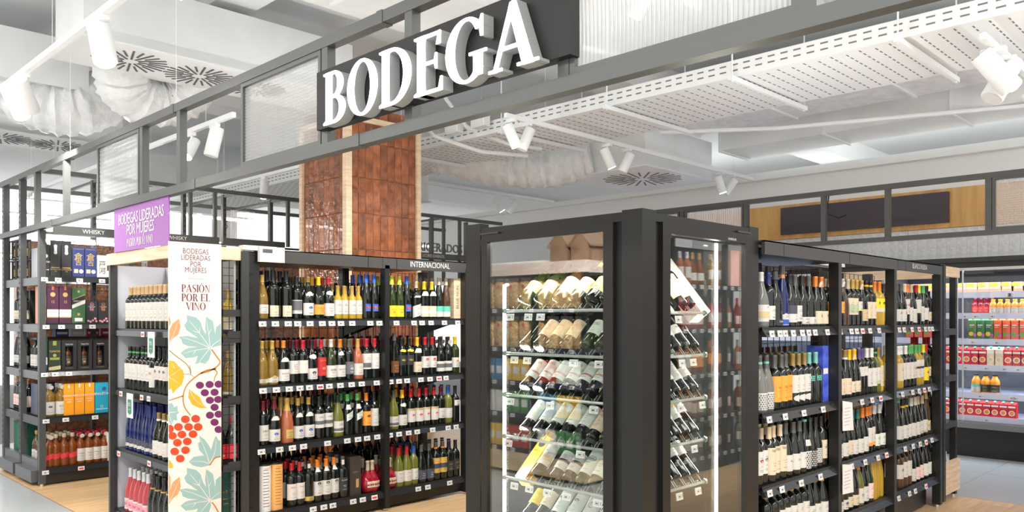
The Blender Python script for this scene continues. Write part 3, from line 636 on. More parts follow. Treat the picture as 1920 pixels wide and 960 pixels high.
    if 'lock' in opts:
        zc = H - .035; parts.append(('security_collar', MB().tube([(0, 0, zc), (0, 0, zc + .012)], .026, 16).tube([(0, 0, zc + .012), (0, 0, zc + .045)], .017, 14).mesh('security_collar', mat((.06, .06, .06), .4, name='security plastic')), []))
    PROTO[code] = (parts, H, P[3][0]); return PROTO[code]
def describe(code):
    t = code.split('.'); g = GLN[t[1]]; c = CAPN[t[2]] + '-capped ' if int(t[3]) else ''
    l = (LABN[t[4]] + '-labelled ') if int(t[6]) > int(t[5]) else 'unlabelled '
    return (c + l + g + ' bottle').strip()
NB = [0]
def place(name, code, loc, rz=0, label='', cat='bottle', group=None, rot=None):
    parts, H, R = proto(code)
    t = thing(name, label, cat, loc, group, rz)
    if rot is not None: t.rotation_euler = rot
    for n, me, subs in parts:
        p = link(n, me, t)
        for sn, sm in subs: link(sn, sm, p)
    NB[0] += 1; return t
BACK = {}                                         # bottles standing behind the front row: mesh pieces per material
def back(code, loc, rz=0):
    parts, H, R = proto(code); M = Matrix.Translation(loc) @ Matrix.Rotation(rz, 4, 'Z')
    for n, me, subs in parts: 
        for p in me.polygons:
            m = me.materials[p.material_index]; mb = BACK.setdefault(m.name, (m, MB(), {}))
            k = mb[2]; b = mb[1]; f = []
            for vi in p.vertices:
                kk = (id(me), vi, loc)
                if kk not in k: k[kk] = len(b.v); b.v.append(tuple(M @ me.vertices[vi].co))
                f.append(k[kk])
            b.f.append(tuple(f)); b.m.append(0)
def spread(xs, lo, hi, rs):
    """nudge centres along the shelf so neighbours just touch"""
    xs = [min(max(x, lo + r), hi - r) for x, r in zip(xs, rs)]
    for _ in range(60):
        for i in range(len(xs) - 1):
            g = rs[i] + rs[i + 1] + .0015 - (xs[i + 1] - xs[i])
            if g > 0: xs[i] -= g / 2; xs[i + 1] += g / 2
        xs = [min(max(x, lo + r), hi - r) for x, r in zip(xs, rs)]
    return xs
def rowx(items, Y, z, lo, hi, where, group, name='wine_bottle', depth=1, dstep=.085, dirn=1, backcode=None, ref=None, rz=0):
    """items: (pixel column, code) along X"""
    items = sorted(items, key=lambda i: i[0]); rs = [proto(c)[2] for _, c in items]; xs = spread([on_y(p, Y) for p, _ in items], lo, hi, rs)
    for i, (x, (p, c)) in enumerate(zip(xs, items)):
        j = random.uniform(-.006, .006)
        place(name, c, (x, Y + j, z), rz + random.uniform(-.12, .12), '%s, %s from left %s' % (describe(c), ORD[i + 1], where), 'bottle', group)
        for d in range(1, depth): back(c if random.random() < .8 or not backcode else random.choice(backcode), (x + random.uniform(-.004, .004), Y + d * dstep * dirn + j, z), rz)
    return xs
def rowy(items, X, z, lo, hi, where, group, name='wine_bottle', depth=1, dstep=.085, back_=True):
    items = sorted(items, key=lambda i: -i[0]); rs = [proto(c)[2] for _, c in items]; ys = spread([on_x(p, X) for p, _ in items], lo, hi, rs)
    n = len(ys)
    for i, (y, (p, c)) in enumerate(zip(ys, items)):
        j = random.uniform(-.005, .005)
        place(name, c, (X + j, y, z), -math.pi / 2 + random.uniform(-.1, .1), '%s, %s from left %s' % (describe(c), ORD[n - i], where), 'bottle', group)
        for d in range(1, depth): back(c, (X + d * dstep + j, y, z), -math.pi / 2)
    return ys
# boxes: cartons with printed fronts
def carton(name, lab, x0, x1, y0, d, z0, h, col, prints=(), group=None, side=None, cat='box', face='-Y'):
    t = thing(name, lab, cat, ((x0 + x1) / 2, y0, z0), group); w_ = (x1 - x0) / 2 - .001
    obj('carton', MB().box(-w_, w_, 0, d, 0, h), col, t)
    for p in prints:
        if p[0] == 'rect': _, u0, u1, v0, v1, c = p; obj('printed_panel', MB().box(-w_ + 2 * w_ * u0, -w_ + 2 * w_ * u1, -.0008, 0, h * v0, h * v1), c, t)
        elif p[0] == 'txt': _, s, v, sz, c = p[:5]; link('lettering', text_mesh(s, sz, 0, p[5] if len(p) > 5 else .8, c), t, (0, -.0016, h * v), (math.pi / 2, 0, 0))
        elif p[0] == 'disc': _, u, v, r, c = p; obj('printed_emblem', MB().tube([(-w_ + 2 * w_ * u, 0, h * v), (-w_ + 2 * w_ * u, -.0012, h * v)], r, 18), c, t)
        elif p[0] == 'diag': _, v0, v1, k, c = p; obj('printed_band', MB().add([(-w_, -.001, h * v0), (w_, -.001, h * (v0 + k)), (w_, -.001, h * (v1 + k)), (-w_, -.001, h * v1)], [(0, 1, 2, 3)]), c, t)
    return t
# ---------------------------------------------------------------- INTERNACIONAL gondola (runs along X, faces -Y)
YI = 4.92; g1 = thing('shelving_gondola', 'long black wine shelving headed INTERNACIONAL in the middle', 'shelf', (3.5, 5.4, 0))
def U(parent, fn, *a, **k):                       # build under a parent that has an offset, keeping world positions
    before = set(bpy.data.objects); fn(parent, *a, **k)
    for o in set(bpy.data.objects) - before:
        if o.parent == parent: o.matrix_parent_inverse = Matrix.Translation(parent.location).inverted()
XI = [2.56, 3.615, 4.42]
for x in XI[1:]: U(g1, upright, x, YI + .0, 1.84, .042, .06)
U(g1, upright, 2.545, YI + .03, 1.885, .11, .05); 
u = under(g1, obj('end_upright', MB().box(2.47, 2.52, YI - .01, YI + .05, .02, 1.88), DGREY)); U(g1, slots_on, [2.535, 2.55], YI + .004, .1, 1.8, 'y', .001, .09)
for x in (2.6, 3.615, 4.42): under(g1, obj('rear_upright', MB().box(x - .03, x + .03, 5.44, 5.5, 0, 1.84), BLACK))
HM = mat((.055, .052, .05), .35, name='header strip')
for x0, x1 in ((2.612, 2.69), (2.70, 3.44), (3.445, 3.57), (3.574, 3.70), (3.705, 4.44)):
    under(g1, obj('header_panel', MB().box(x0, x1, YI - .03, YI - .012, 1.815, 1.9).box(x0, x1, YI - .03, YI + .1, 1.893, 1.9), HM))
under(g1, obj('top_cover', MB().box(2.5, 4.44, YI, 5.95, 1.86, 1.872), BLACK))
under(g1, obj('kick_plate', MB().box(2.6, 4.42, YI + .03, YI + .05, .02, .11), BLACK)); under(g1, obj('kick_plate', MB().box(2.6, 4.42, YI + .012, YI + .03, .05, .1), BLACK))
under(g1, front_text('INTERNACIONAL', .062, on_y(802, YI), YI - .033, 1.857, sx=.82, mat_=PAPER))
U(g1, wires, 2.6, 4.42, .15, 1.82, 5.42, .075)
ZI = [1.435, .992, .59, .145]
tagpx = [[(492, 516, 540, 558, 581, 604, 622, 639, 660, 694, 711), (743, 776, 791, 808, 833, 858)], [(493, 518, 542, 562, 580, 600, 617, 638, 659, 678, 706), (732, 748, 763, 789, 806, 823, 836)],
         [(490, 524, 548, 569, 614, 651, 671, 688, 707), (731, 748, 766, 782, 811, 840, 855)], [(587, 607, 624, 662, 680, 702), (784, 802, 843)]]
def sx_(parent, *a, **k): shelf_x(parent, *a, **k)
for k, z in enumerate(ZI):
    for b, (x0, x1) in enumerate(((2.6, 3.595), (3.636, 4.40))):
        U(g1, sx_, x0, x1, YI, YI + .5, z, tags=[on_y(p, YI - .014) for p in tagpx[k][b]], red=(5,) if k == 1 else ((5,) if (k, b) == (3, 0) else ()))
        U(g1, sx_, x0, x1, YI + .56, YI + 1.05, z)
        for x in (x0 + .01, x1 - .01): under(g1, obj('bracket', MB().add([(x, YI + .05, z - .022), (x, YI + .5, z - .022), (x, YI + .5, z - .13), (x + .004, YI + .05, z - .022), (x + .004, YI + .5, z - .022), (x + .004, YI + .5, z - .13)], [(0, 1, 2), (3, 5, 4), (0, 3, 4, 1), (1, 4, 5, 2), (2, 5, 3, 0)]), BLACK))
YF = YI + .055; W1 = 'on %s shelf of left INTERNACIONAL bay'; W2 = 'on %s shelf under the word INTERNACIONAL'
SHN = ['top', 'second', 'third', 'bottom']
WB = 'bdx.k.%s.55.%s.60.150'
c = {}
c['gw'] = 'bur.gd.gold.50.w.40.100'; c['tc'] = 'tall.k.k.60.cr.20.95.w=60.tz=80.txt=1'; c['kw'] = 'bdx.k.k.60.w.40.135.stripe=gy-25-95'
c['ga'] = 'bur.k.dg.40.w.30.115.neck=w-165-195.arc.blob=bl'; c['yo'] = 'bur.k.y.58.o.35.105.txt=BOURGOGNE'; c['rw'] = 'bur.k.r.50.w.25.115.neck=w-170-205.rnd.txt=Bourgogne.ts=11'
c['hf'] = 'half.ye.gold.50.w.38.140.blob=kr'; c['bf'] = 'flu.k.bl.62.gold.25.50.blob=o.plain'; c['bfd'] = 'flu.k.bl.62.bl.60.115.w=45.stripe=r-40-60.txt=NUN'
c['fy'] = 'flu.g.yg.70.y.20.105.txt=RIESLING.blob=o.bz=40'; c['bn'] = 'bdx.k.be.55.w.25.120.diag.neck=w-170-185.sash'; c['ys'] = 'bdx.k.y.65.cr.20.105.stripe=pale-30-60.neck=w-185-220.sash.plain'
c['tw'] = 'flu.k.be.60.w.20.105.stripe=te-50-100.plain'; c['tw2'] = 'flu.br.be.60.w.20.105.stripe=te-50-100.plain'
R1a = [(492, c['gw']), (510.5, c['tc']), (536, c['tc']), (557, c['kw']), (576, c['ga']), (597.5, c['yo']), (615, c['rw']), (634, c['hf']), (652, c['hf']), (667.5, c['hf']), (682, c['hf']), (703, c['bfd']), (717, c['bfd'])]
R1b = [(735, c['fy']), (748, c['fy']), (763, c['bfd']), (781, c['bn']), (796, c['ys']), (808, c['ys']), (825, c['tw']), (841, c['tw2'])]
R2a = [(489, 'bur.gd.gold.50.w.20.45.blob=gold'), (512, 'bur.gd.gold.55.w.20.60.wave.blob=gold.bz=95'), (535, 'bur.k.o.50.w.25.105.neck=w-155-185.arc.txt=BOURGOGNE'), (556, 'bdx.k.k.60.w.70.160.txt=LC'), (576, 'bdx.k.r.62.w.70.160.stripe=lp-25-65.plain'),
       (595, 'bur.k.k.55.w.25.100.neck=w-165-200.rnd.blob=k'), (614, 'bdx.k.r.62.r.45.175.txt=COPPOLA.tz=82.blob=gold.bz=40'), (634, 'bur.g.si.55.w.30.115.txt=AIMER'), (651, 'bur.k.o.60.w.30.115.neck=w-185-215.arc.txt=BOURGOGNE'), (670, 'bdx.k.gy.60.gy.45.135.wt.blob=w.bz=45'),
       (691, 'bur.ro.gold.60.w.35.120'), (706, 'bdx.k.r.60.w.75.190.stripe=gy-10-40'), (717, 'bdx.k.r.60.w.75.190')]
R2b = [(739, 'flu.k.gy.55.br.35.125.txt=PRIMITIVO.tz=60'), (758, 'bdx.k.k.60.k.90.165.txt=Villa_M.ink=y.ts=22.tz=50.plain.neck=y-190-210.rnd'), (769.5, 'bdx.k.k.60.k.90.165.txt=Villa_M.ink=y.ts=22.tz=50.plain.neck=y-190-210.rnd'), (784, 'bdx.k.y.65.cr.30.110.neck=w-180-215.sash'),
       (799.5, 'bdx.k.r.60.w.60.150.blob=red.bz=75'), (812, 'bdx.k.r.60.w.60.150.blob=red.bz=75'), (831, 'bur.k.k.55.w.25.105.stripe=gy-35-75.plain'), (846, 'bur.k.k.55.w.25.105.stripe=gy-35-75.disc.plain'), (857, 'bdx.g.y.60.w.50.130.blob=o')]
R3a = [(492.5, 'bdx.k.dr.65.w.35.140.txt=SHIRAZ.blob=kr'), (513, 'bur.k.dr.60.w.25.105.neck=w-165-195.arc.blob=bl'), (537, 'cham.ro.gold.90.gold.35.95.w=40'), (562, 'bur.k.gold.50.w.25.110.neck=w-170-200.arc.blob=bl'), (585, 'bur.k.gold.50.w.25.110.neck=w-170-200.arc.blob=bl'),
       (606, 'bdx.k.k.60.w.80.180.txt=CARO.ts=17.tz=75.stripe=gy-25-50.plain'), (625, 'bdx.k.k.60.w.80.180.txt=CARO.ts=17.tz=75.stripe=gy-25-50.plain'), (646, 'bur.pg.k.55.w.35.115.stripe=gy-12-35'), (666, 'bur.k.gn.50.pale.120.175.w=40.diag.neck=w-190-225'), (684, 'bur.k.gn.50.pale.120.175.w=40.diag.neck=w-190-225'),
       (701.5, 'bdx.k.o.60.o.60.165.blob=k.bz=65'), (717, 'bdx.k.k.60.w.50.180')]
CP = 'bdx.k.r.60.w.45.150.stripe=kr-82-100.txt=COPPOLA.tz=91.ts=11.blob=red.bz=50.plain'
R3b = [(737, 'bur.pg.gy.55.w.30.105.stripe=gy-10-35'), (753, 'bur.k.y.62.w.30.110.neck=w-170-200.rnd'), (770, CP), (785, CP), (802, CP), (817.5, CP), (831, 'bdx.k.dr.60.w.50.130'), (845, 'bdx.pg.bl.62.w.45.125.txt=Solé.ts=10'), (857, 'bdx.k.k.55.w.140.185.w=50')]
R4a = [(541, 'bdx.k.r.50.w.50.160.txt=Reserva.ink=r.ts=16.tz=78'), (560, 'bdx.k.r.60.w.50.160.txt=Reserva.ink=r.ts=16.tz=78'), (579, 'bdx.k.k.60.gold.25.55.txt=GOLD.neck=w-250-280'), (598, 'bdx.k.o.55.w.50.150.blob=k.bz=85.neck=w-215-245'), (617, 'bdx.k.o.55.w.50.150.blob=k.bz=85.neck=w-215-245'), (636, 'bdx.k.o.55.w.50.150.blob=k.bz=85.neck=w-215-245'),
       (655, 'bdx.k.gy.55.k.50.150.wt.txt=OLD_MASTER.ts=11.tz=80.neck=w-240-275'), (697, 'mat.rd.be.70.cr.45.90.w=38.txt=MATEUS'), (712, 'mat.rd.be.70.cr.45.90.w=38.txt=MATEUS')]
PF = 'bur.%s.r.60.w.40.125.txt=Réserve.ink=r.ts=14.tz=78'
R4b = [(728, 'mat.rd.be.70.cr.45.90.w=38.txt=MATEUS'), (744, PF % 'pg'), (761, PF % 'pg'), (779, 'bdx.pg.bl.55.w.40.125'), (794, 'bur.k.gy.55.sl.30.105.txt=Terra.ts=14.wt'), (811, 'bur.k.gy.55.sl.30.105.txt=Terra.ts=14.wt'),
       (827, 'bdx.k.gy.50.gold.60.180.stripe=sl-30-62+o-62-70.low=o'), (841, 'bdx.k.gy.50.gold.60.180.stripe=sl-30-62+o-62-70.low=o'), (852, 'bdx.k.k.60.k.60.140'), (861, 'bdx.k.k.60.k.60.150')]
GI = 'wine bottles on the INTERNACIONAL shelving'
for k, (ra, rb) in enumerate([(R1a, R1b), (R2a, R2b), (R3a, R3b), (R4a, R4b)]):
    lo = 2.6 if k < 3 else 2.83
    if k < 3:
        rowx(ra, YF, ZI[k], lo, 3.592, W1 % SHN[k], GI, depth=3)
        rowx(rb, YF, ZI[k], 3.64, 4.30 if k == 0 else 4.398, W2 % SHN[k], GI, depth=3)
    else:
        rowx(ra[:7], YF, ZI[k], 2.83, 3.31, W1 % SHN[k], GI, depth=3)
        rowx(ra[7:], YF, ZI[k], 3.44, 3.592, 'right end ' + W1 % SHN[k], GI, depth=2, dstep=.12)
        rowx(rb, YF, ZI[k], 3.64, 4.398, W2 % SHN[k], GI, depth=3)
def tube_box(lab, px, col, ink, h=.31, r=.046):
    x = on_y(px, YI + .06); t = thing('gift_tube', lab, 'tube', (x, YI + .07, ZI[3])); obj('tube', MB().lathe([(r, 0), (r, h)], 24), col, t, smooth=True)
    obj('lid', MB().lathe([(r + .001, h), (r + .001, h + .012)], 24), BLACK, t, smooth=True)
    m = MB()
    for i in range(13): patch(m, r + .0006, h * (.12 + i * .065), h * (.12 + i * .065) + .005, -32, 26 - (i * 7) % 17, 0, 8)
    obj('printed_lines', m, ink, t); link('lettering', bend_text('TAWNY' if 'orange' in lab else 'WHITE', .014, r + .0008, h * .94, .9, mat((.7, .06, .04), .5, name='red ink')), t)
tube_box('white printed gift tube at the left end of the bottom INTERNACIONAL shelf', 496, mat((.8, .78, .76), .5, name='white tube'), mat((.2, .18, .2), .6, name='soft ink'))
tube_box('orange printed gift tube beside the white one on the bottom INTERNACIONAL shelf', 518.5, mat((.78, .40, .12), .5, name='orange tube'), mat((.35, .15, .05), .6, name='brown ink'))
carton('gift_box', 'tall black gift carton with cut-out between port and round red bottles', 3.325, 3.42, YI + .03, .3, ZI[3], .285, mat((.05, .04, .035), .4, name='black carton'), [('rect', .55, .8, .2, .42, mat((.5, .3, .12), .5, name='window')), ('txt', 'PORTO', .6, .016, mat((.3, .28, .25), .5, name='dim print'))])
carton('wooden_gift_box', 'upright pale wooden wine box lettered BLUE NUN on the top shelf', on_y(851, YI + .03), on_y(865, YI + .03), YI + .03, .1, ZI[0], .335, PINE, [])
bn = bpy.data.objects.new('t', None); bpy.data.objects.remove(bn)
o_ = [o for o in bpy.data.objects if o.get('label', '').startswith('upright pale wooden')][0]
tm = text_mesh('BLUE NUN', .04, 0, 1, mat((.12, .07, .03), .6, name='burnt lettering')); link('lettering', tm, o_, (0, -.0015, .18), (math.pi / 2, -math.pi / 2, 0))
# small white device on top of the gondola's left end
dv = thing('label_printer', 'small white electronic device lying on the left top end of the INTERNACIONAL shelving', 'device', (on_y(508, YI - .03), YI - .05, 1.815))
obj('body', MB().box(-.09, .09, 0, .03, 0, .1).box(-.19, .05, .03, .09, .075, .105), PAPER, dv); obj('screen', MB().box(-.07, .0, -.002, 0, .06, .085), mat((.1, .1, .11), .3, name='grey screen'), dv)
# ---------------------------------------------------------------- endcap "Bodegas lideradas por mujeres" (faces -X)
XE = 2.05; ye0, ye1 = 4.93, 6.07
g2 = thing('endcap_shelving', 'endcap wine shelving with pine top rail, purple sign and floral side panel', 'shelf', (2.25, 5.5, 0))
under(g2, obj('top_rail', MB().box(XE - .01, XE + .03, ye0 - .005, ye1 + .03, 1.82, 1.9).box(XE - .01, 2.485, ye0 - .005, ye0 + .03, 1.82, 1.9), PINE)) 
for y in (ye0 + .02, ye1 - .015): U(g2, upright, XE + .02, y, 1.82, .05, .03, m=DGREY)
under(g2, obj('back_panel', MB().box(2.44, 2.452, ye0 + .03, ye1, .1, 1.82), mat((.36, .38, .38), .5, name='pale grey panel')))
under(g2, obj('far_side_panel', MB().box(XE + .05, 2.44, ye1 - .014, ye1 - .002, .05, 1.82), mat((.62, .64, .70), .4, name='pale blue grey panel')))
ZE = [1.366, .945, .521, .09]
for k, z in enumerate(ZE):
    U(g2, lambda p: shelf_y(p, ye0 + .04, ye1 - .02, XE + .03, 2.43, z, tags=[on_x(q, XE + .015) for q in [(268,), (227, 266, 279), (223, 280), ()][k]], red=(0, 1)))
    under(g2, obj('shelf_end', MB().box(2.385, 2.475, ye0 - .004, ye0 + .012, z - .05, z - .005), DGREY))
WE = 'on %s endcap shelf by the floral panel'
GE = 'wine bottles on the endcap shelving'
A1 = 'bdx.k.cork.60.w.60.185.blob=lp.bz=80'; A2 = 'bdx.k.be.12.w.80.190'; A2 = 'bdx.k.k.70.w.75.185.band=gn.ts=9.txt=albo'; A3 = 'bdx.k.k.70.w.40.170.txt=MAR.ink=r.ts=26.tz=70'; A4 = 'bdx.k.k.60.w.95.185.ink=r.blob=k'
A5 = 'flu.bl.nv.80.w.30.90.wave.stripe=sl-35-95'; A6 = 'bur.k.dg.55.w.30.120.ink=o.low=w'; A7 = 'bur.pk.lg.62.pk.20.95.txt=ROSA.ts=24.tz=50.stripe=w-0-18+w-85-100.plain'; A8 = 'cham.k.k.100.kr.20.60.low=gold'
rowy([(238, A1), (247, A1), (256, A1), (265, A1), (275, A1), (284, A1), (293, A1), (301, A1), (309, A1), (314, A1)], XE + .085, ZE[0], ye0 + .04, 5.93, WE % 'top', GE, depth=3)
rowy([(234, A2), (242, A2), (251, A2), (259, A2), (266, A2), (274, A2), (281, A3), (290, A4), (301, A4), (311, A4)], XE + .085, ZE[1], ye0 + .04, 5.93, WE % 'second', GE, depth=3)
rowy([(234, A5), (242, A5), (250, A5), (258, A5), (267, A5), (276, A5), (284, A5), (292, A6), (303, A6), (312, A6)], XE + .085, ZE[2], ye0 + .04, 5.93, WE % 'third', GE, depth=3)
rowy([(232, A7), (239, A7), (247, A7), (256, A7), (266, A7), (275, A8), (285, A8), (298, A8), (311, A8)], XE + .085, ZE[3], ye0 + .04, 5.93, WE % 'bottom', GE, depth=3)
GREENSIGN = mat((.03, .22, .13), .4, name='green print')
for txt, px, k, lab in (('70%', 283, 0, 'upper small hanging price card reading 70 with green ribbon on the endcap'), ('50%', 243, 1, 'lower small hanging price card reading 50 with green ribbon on the endcap')):
    y = on_x(px, XE - .01); t = thing('offer_card', lab, 'sign', (XE + .002, y, ZE[k] - .02), None, -math.pi / 2)
    obj('card', MB().box(-.055, .055, -.012, -.009, -.155, .01), PAPER, t)
    obj('ribbon', MB().add([(-.033, -.0135, -.12), (0, -.0135, -.135), (.033, -.0135, -.12), (.033, -.0135, -.03), (-.033, -.0135, -.03)], [(0, 1, 2, 3, 4)]), GREENSIGN, t)
    link('lettering', text_mesh(txt, .038, 0, .8, PAPER), t, (0, -.015, -.065), (math.pi / 2, 0, 0))
    link('lettering', text_mesh('2ª UNIDAD', .011, 0, .8, PAPER), t, (0, -.015, -.098), (math.pi / 2, 0, 0))
# side (facing -Y): wire mesh strip, small shelves and bottles
U(g2, wires, 2.345, 2.475, .12, 1.82, ye0 + .035, .05)
under(g2, obj('side_frame', MB().box(2.34, 2.35, ye0, ye0 + .02, .05, 1.82).box(2.47, 2.48, ye0, ye0 + .02, .05, 1.82), BLACK))
for z in (1.50, 1.33, .93, .50): under(g2, obj('side_shelf', MB().box(2.34, 2.475, ye0 + .0, ye0 + .012, z - .045, z), DGREY))
# purple sign on top (faces -X)
ps = thing('purple_sign', 'purple sign reading BODEGAS LIDERADAS POR MUJERES on the endcap pine rail', 'sign', (XE - .012, 5.5, 1.9), None, -math.pi / 2)
PXs = XE - .02; sa, sb = on_x(214, PXs), on_x(316, PXs); zb0 = zz(470, PXs, sa); zt0 = zz(393, PXs, sa); zt1 = zz(364, PXs, sb); zb1 = zz(462, PXs, sb); sz0 = (zb0 + zb1) / 2; sz1 = (zt0 + zt1) / 2
ym = (sa + sb) / 2; ps.location = (PXs, ym, sz0); wd = (sa - sb) / 2
obj('board', MB().box(-wd, wd, 0, .008, 0, sz1 - sz0), mat((.32, .11, .40), .4, name='purple board'), ps)
hh = sz1 - sz0
link('lettering', text_mesh('BODEGAS LIDERADAS', .105, 0, .8, PAPER, space=.92), ps, (0.01, -.002, hh * .70), (math.pi / 2, 0, 0))
link('lettering', text_mesh('POR MUJERES', .105, 0, .8, PAPER, space=.92), ps, (.01, -.002, hh * .44), (math.pi / 2, 0, 0))
def serif_mesh(word, h, mt, y0=0.0):
    ps_, adv = serif_polys(word); mb = MB()
    for ch, pl_ in ps_:
        for p in pl_: mb.add([(x * h - adv * h / 2, y * h - h / 2, 0) for x, y in p], [tuple(range(len(p)))])
    return mb.mesh('lettering', mt), adv * h
def fit_serif(word, h, wmax, mt):
    me, w_ = serif_mesh(word, h, mt); k = wmax / w_
    for v in me.vertices: v.co.x *= k
    return me
link('lettering', fit_serif("PASIO'N POR EL VINO", .055, wd * .95, PAPER), ps, (.0, -.002, hh * .17), (math.pi / 2, 0, 0))
# floral side panel (faces -Y)
YP = ye0 - .012; p0x, p1x = on_y(316, YP), on_y(415, YP); pz1 = zz(452, p0x, YP)
fp = thing('floral_panel', 'tall cream panel printed with vine leaves, grapes and PASIÓN POR EL VINO', 'panel', ((p0x + p1x) / 2, YP, .03))
ox, oz = (p0x + p1x) / 2, .03
obj('board', MB().box(p0x - ox, p1x - ox, 0, .006, 0, pz1 - oz), mat((.82, .71, .64), .5, name='cream board'), fp)
def P2(px, py): # photo pixel to panel coordinates
    x = on_y(px, YP); return (min(max(x, p0x + .001), p1x - .001) - ox, max(zz(py, x, YP) - oz, .002))
def flat(name, polys, mt, lift):
    mb = MB()
    for p in polys: mb.add([(x, -lift, z) for x, z in p], [tuple(range(len(p)))])
    return obj(name, mb, mt, fp)
T8 = lambda x, y: P2(310 + x / 3.556, 690 + y / 3.556)
T7 = lambda x, y: P2(310 + x / 3.692, 440 + y / 3.692)
TEAL = mat((.30, .46, .44), .5, name='teal print'); ORG = mat((.80, .32, .14), .5, name='salmon print'); MUS = mat((.78, .40, .03), .5, name='mustard print'); CRM = mat((.84, .74, .67), .5, name='vein print')
BRN = mat((.55, .20, .04), .5, name='rust print'); PUR = mat((.16, .02, .11), .5, name='plum print'); RED = mat((.62, .06, .015), .5, name='red print'); OLV = mat((.28, .22, .05), .5, name='olive print')
LEAF = [(310, 785), (385, 765), (385, 612), (350, 640), (345, 690), (330, 600), (282, 567), (275, 640), (282, 690), (262, 660), (242, 600), (212, 572), (148, 558), (150, 600), (130, 625), (145, 660), (190, 690), (225, 715), (150, 700), (92, 708), (112, 728), (118, 755), (160, 772), (225, 775), (160, 785), (135, 795), (105, 820), (140, 855), (190, 850), (225, 840), (205, 898), (240, 885), (275, 895), (300, 868), (318, 820)]
VEINS = [[(310, 785), (235, 680), (165, 595)], [(310, 785), (300, 690), (285, 600)], [(310, 785), (210, 740), (120, 712)], [(310, 785), (210, 800), (125, 822)], [(310, 785), (265, 840), (232, 885)], [(310, 785), (345, 750), (382, 725)], [(235, 680), (240, 640)], [(235, 680), (190, 665)], [(298, 690), (320, 650)], [(210, 800), (190, 830)]]
def stroke(pts, w0, w1=None, T=None):
    T = T or P2; w1 = w0 if w1 is None else w1; q = [Vector((T(*p)[0], T(*p)[1])) for p in pts]; out = []
    if len(q) > 2:                                # smooth
        r = []
        for k in range(len(q) - 1):
            a, b, c_, d = q[max(k - 1, 0)], q[k], q[k + 1], q[min(k + 2, len(q) - 1)]
            for i in range(6):
                u = i / 6; r.append(.5 * ((2 * b) + (c_ - a) * u + (2 * a - 5 * b + 4 * c_ - d) * u * u + (3 * b - a - 3 * c_ + d) * u ** 3))
        r.append(q[-1]); q = r
    n = len(q); L_, R2 = [], []
    for i, p in enumerate(q):
        d = (q[min(i + 1, n - 1)] - q[max(i - 1, 0)]); d = d.normalized() if d.length > 1e-6 else Vector((1, 0)); w_ = (w0 + (w1 - w0) * i / (n - 1)) / 2; nn = Vector((-d.y, d.x)) * w_
        L_.append(p + nn); R2.append(p - nn)
    cl_ = lambda v: (min(max(v.x, p0x - ox + .001), p1x - ox - .001), max(v.y, .002))
    return [[cl_(L_[i]), cl_(L_[i + 1]), cl_(R2[i + 1]), cl_(R2[i])] for i in range(n - 1)]
def vine(T, pts=LEAF, veins=VEINS, nm='vine_leaf'):
    lf = flat(nm, [[T(*p) for p in pts]], TEAL, .0006)
    mb = MB()
    for v in veins:
        for p in stroke(v, .004, .0015, T): mb.add([(x, -.001, z) for x, z in p], [(0, 1, 2, 3)])
    obj('leaf_vein', mb, CRM, lf)
vine(T7)
vine(lambda x, y: P2(310 + x / 3.692 + 0, 440 + y / 3.692 + 286))
vine(T8, [(295, 648), (235, 662), (185, 650), (155, 625), (190, 592), (258, 582), (225, 548), (217, 500), (233, 492), (226, 450), (265, 480), (292, 520), (305, 545), (320, 490), (336, 450), (355, 482), (368, 482), (368, 588), (310, 615)], [[(295, 640), (270, 560), (232, 470)], [(295, 640), (330, 560), (338, 470)], [(295, 640), (240, 622), (165, 625)]])
vine(lambda x, y: T8(*((x - 250) * .5 + 20, (y - 620) * .6 + 250)), [(250, 600), (300, 590), (330, 640), (370, 620), (375, 680), (395, 700), (360, 720), (370, 790), (320, 780), (290, 850), (250, 800)], [[(250, 700), (370, 690)], [(250, 700), (300, 830)]])
def leaf2(T, pts, vein, mt):
    lf = flat('leaf', [[T(*p) for p in pts]], mt, .0006); mb = MB()
    for v in vein:
        for p in stroke(v, .003, .0012, T): mb.add([(x, -.001, z) for x, z in p], [(0, 1, 2, 3)])
    obj('leaf_vein', mb, CRM, lf)
leaf2(T7, [(28, 760), (28, 660), (50, 615), (95, 582), (105, 640), (90, 690), (50, 720)], [[(30, 750), (60, 680), (90, 600)]], ORG)
leaf2(T7, [(22, 560), (32, 580), (38, 610), (25, 640)], [], ORG)
leaf2(T8, [(22, 910), (25, 830), (50, 760), (95, 725), (103, 790), (85, 840), (50, 870)], [[(28, 890), (60, 820), (92, 745)]], ORG)
leaf2(T8, [(22, 700), (35, 730), (35, 790), (22, 850)], [], ORG)
leaf2(T8, [(20, -50), (60, -45), (90, -10), (118, 15), (125, 60), (110, 110), (70, 145), (50, 172), (40, 135), (20, 150)], [[(20, 60), (105, 5)], [(20, 60), (90, 100)], [(60, 0), (45, -30)]], MUS)
leaf2(T8, [(160, 140), (190, 165), (230, 195), (250, 240), (278, 266), (230, 268), (180, 245), (152, 195)], [[(165, 150), (200, 215), (270, 262)]], MUS)
leaf2(T8, [(20, 610), (45, 635), (53, 668), (20, 668)], [], MUS)
BR = []
for pts, w0, w1 in [([(320, 795), (352, 840), (378, 885), (340, 925), (300, 945), (245, 960)], .008, .009)]: BR += stroke(pts, w0, w1, T7)
for pts, w0, w1 in [([(340, 5), (270, 18), (200, 60), (140, 120), (118, 190), (128, 260), (168, 316)], .010, .006), ([(320, 5), (345, 30), (330, 60), (325, 92)], .008, .005), ([(120, 185), (90, 195), (60, 205), (22, 216)], .008, .006), ([(368, 590), (330, 600), (295, 648)], .009, .009), ([(310, 895), (330, 920), (355, 965)], .008, .008)]: BR += stroke(pts, w0, w1, T8)
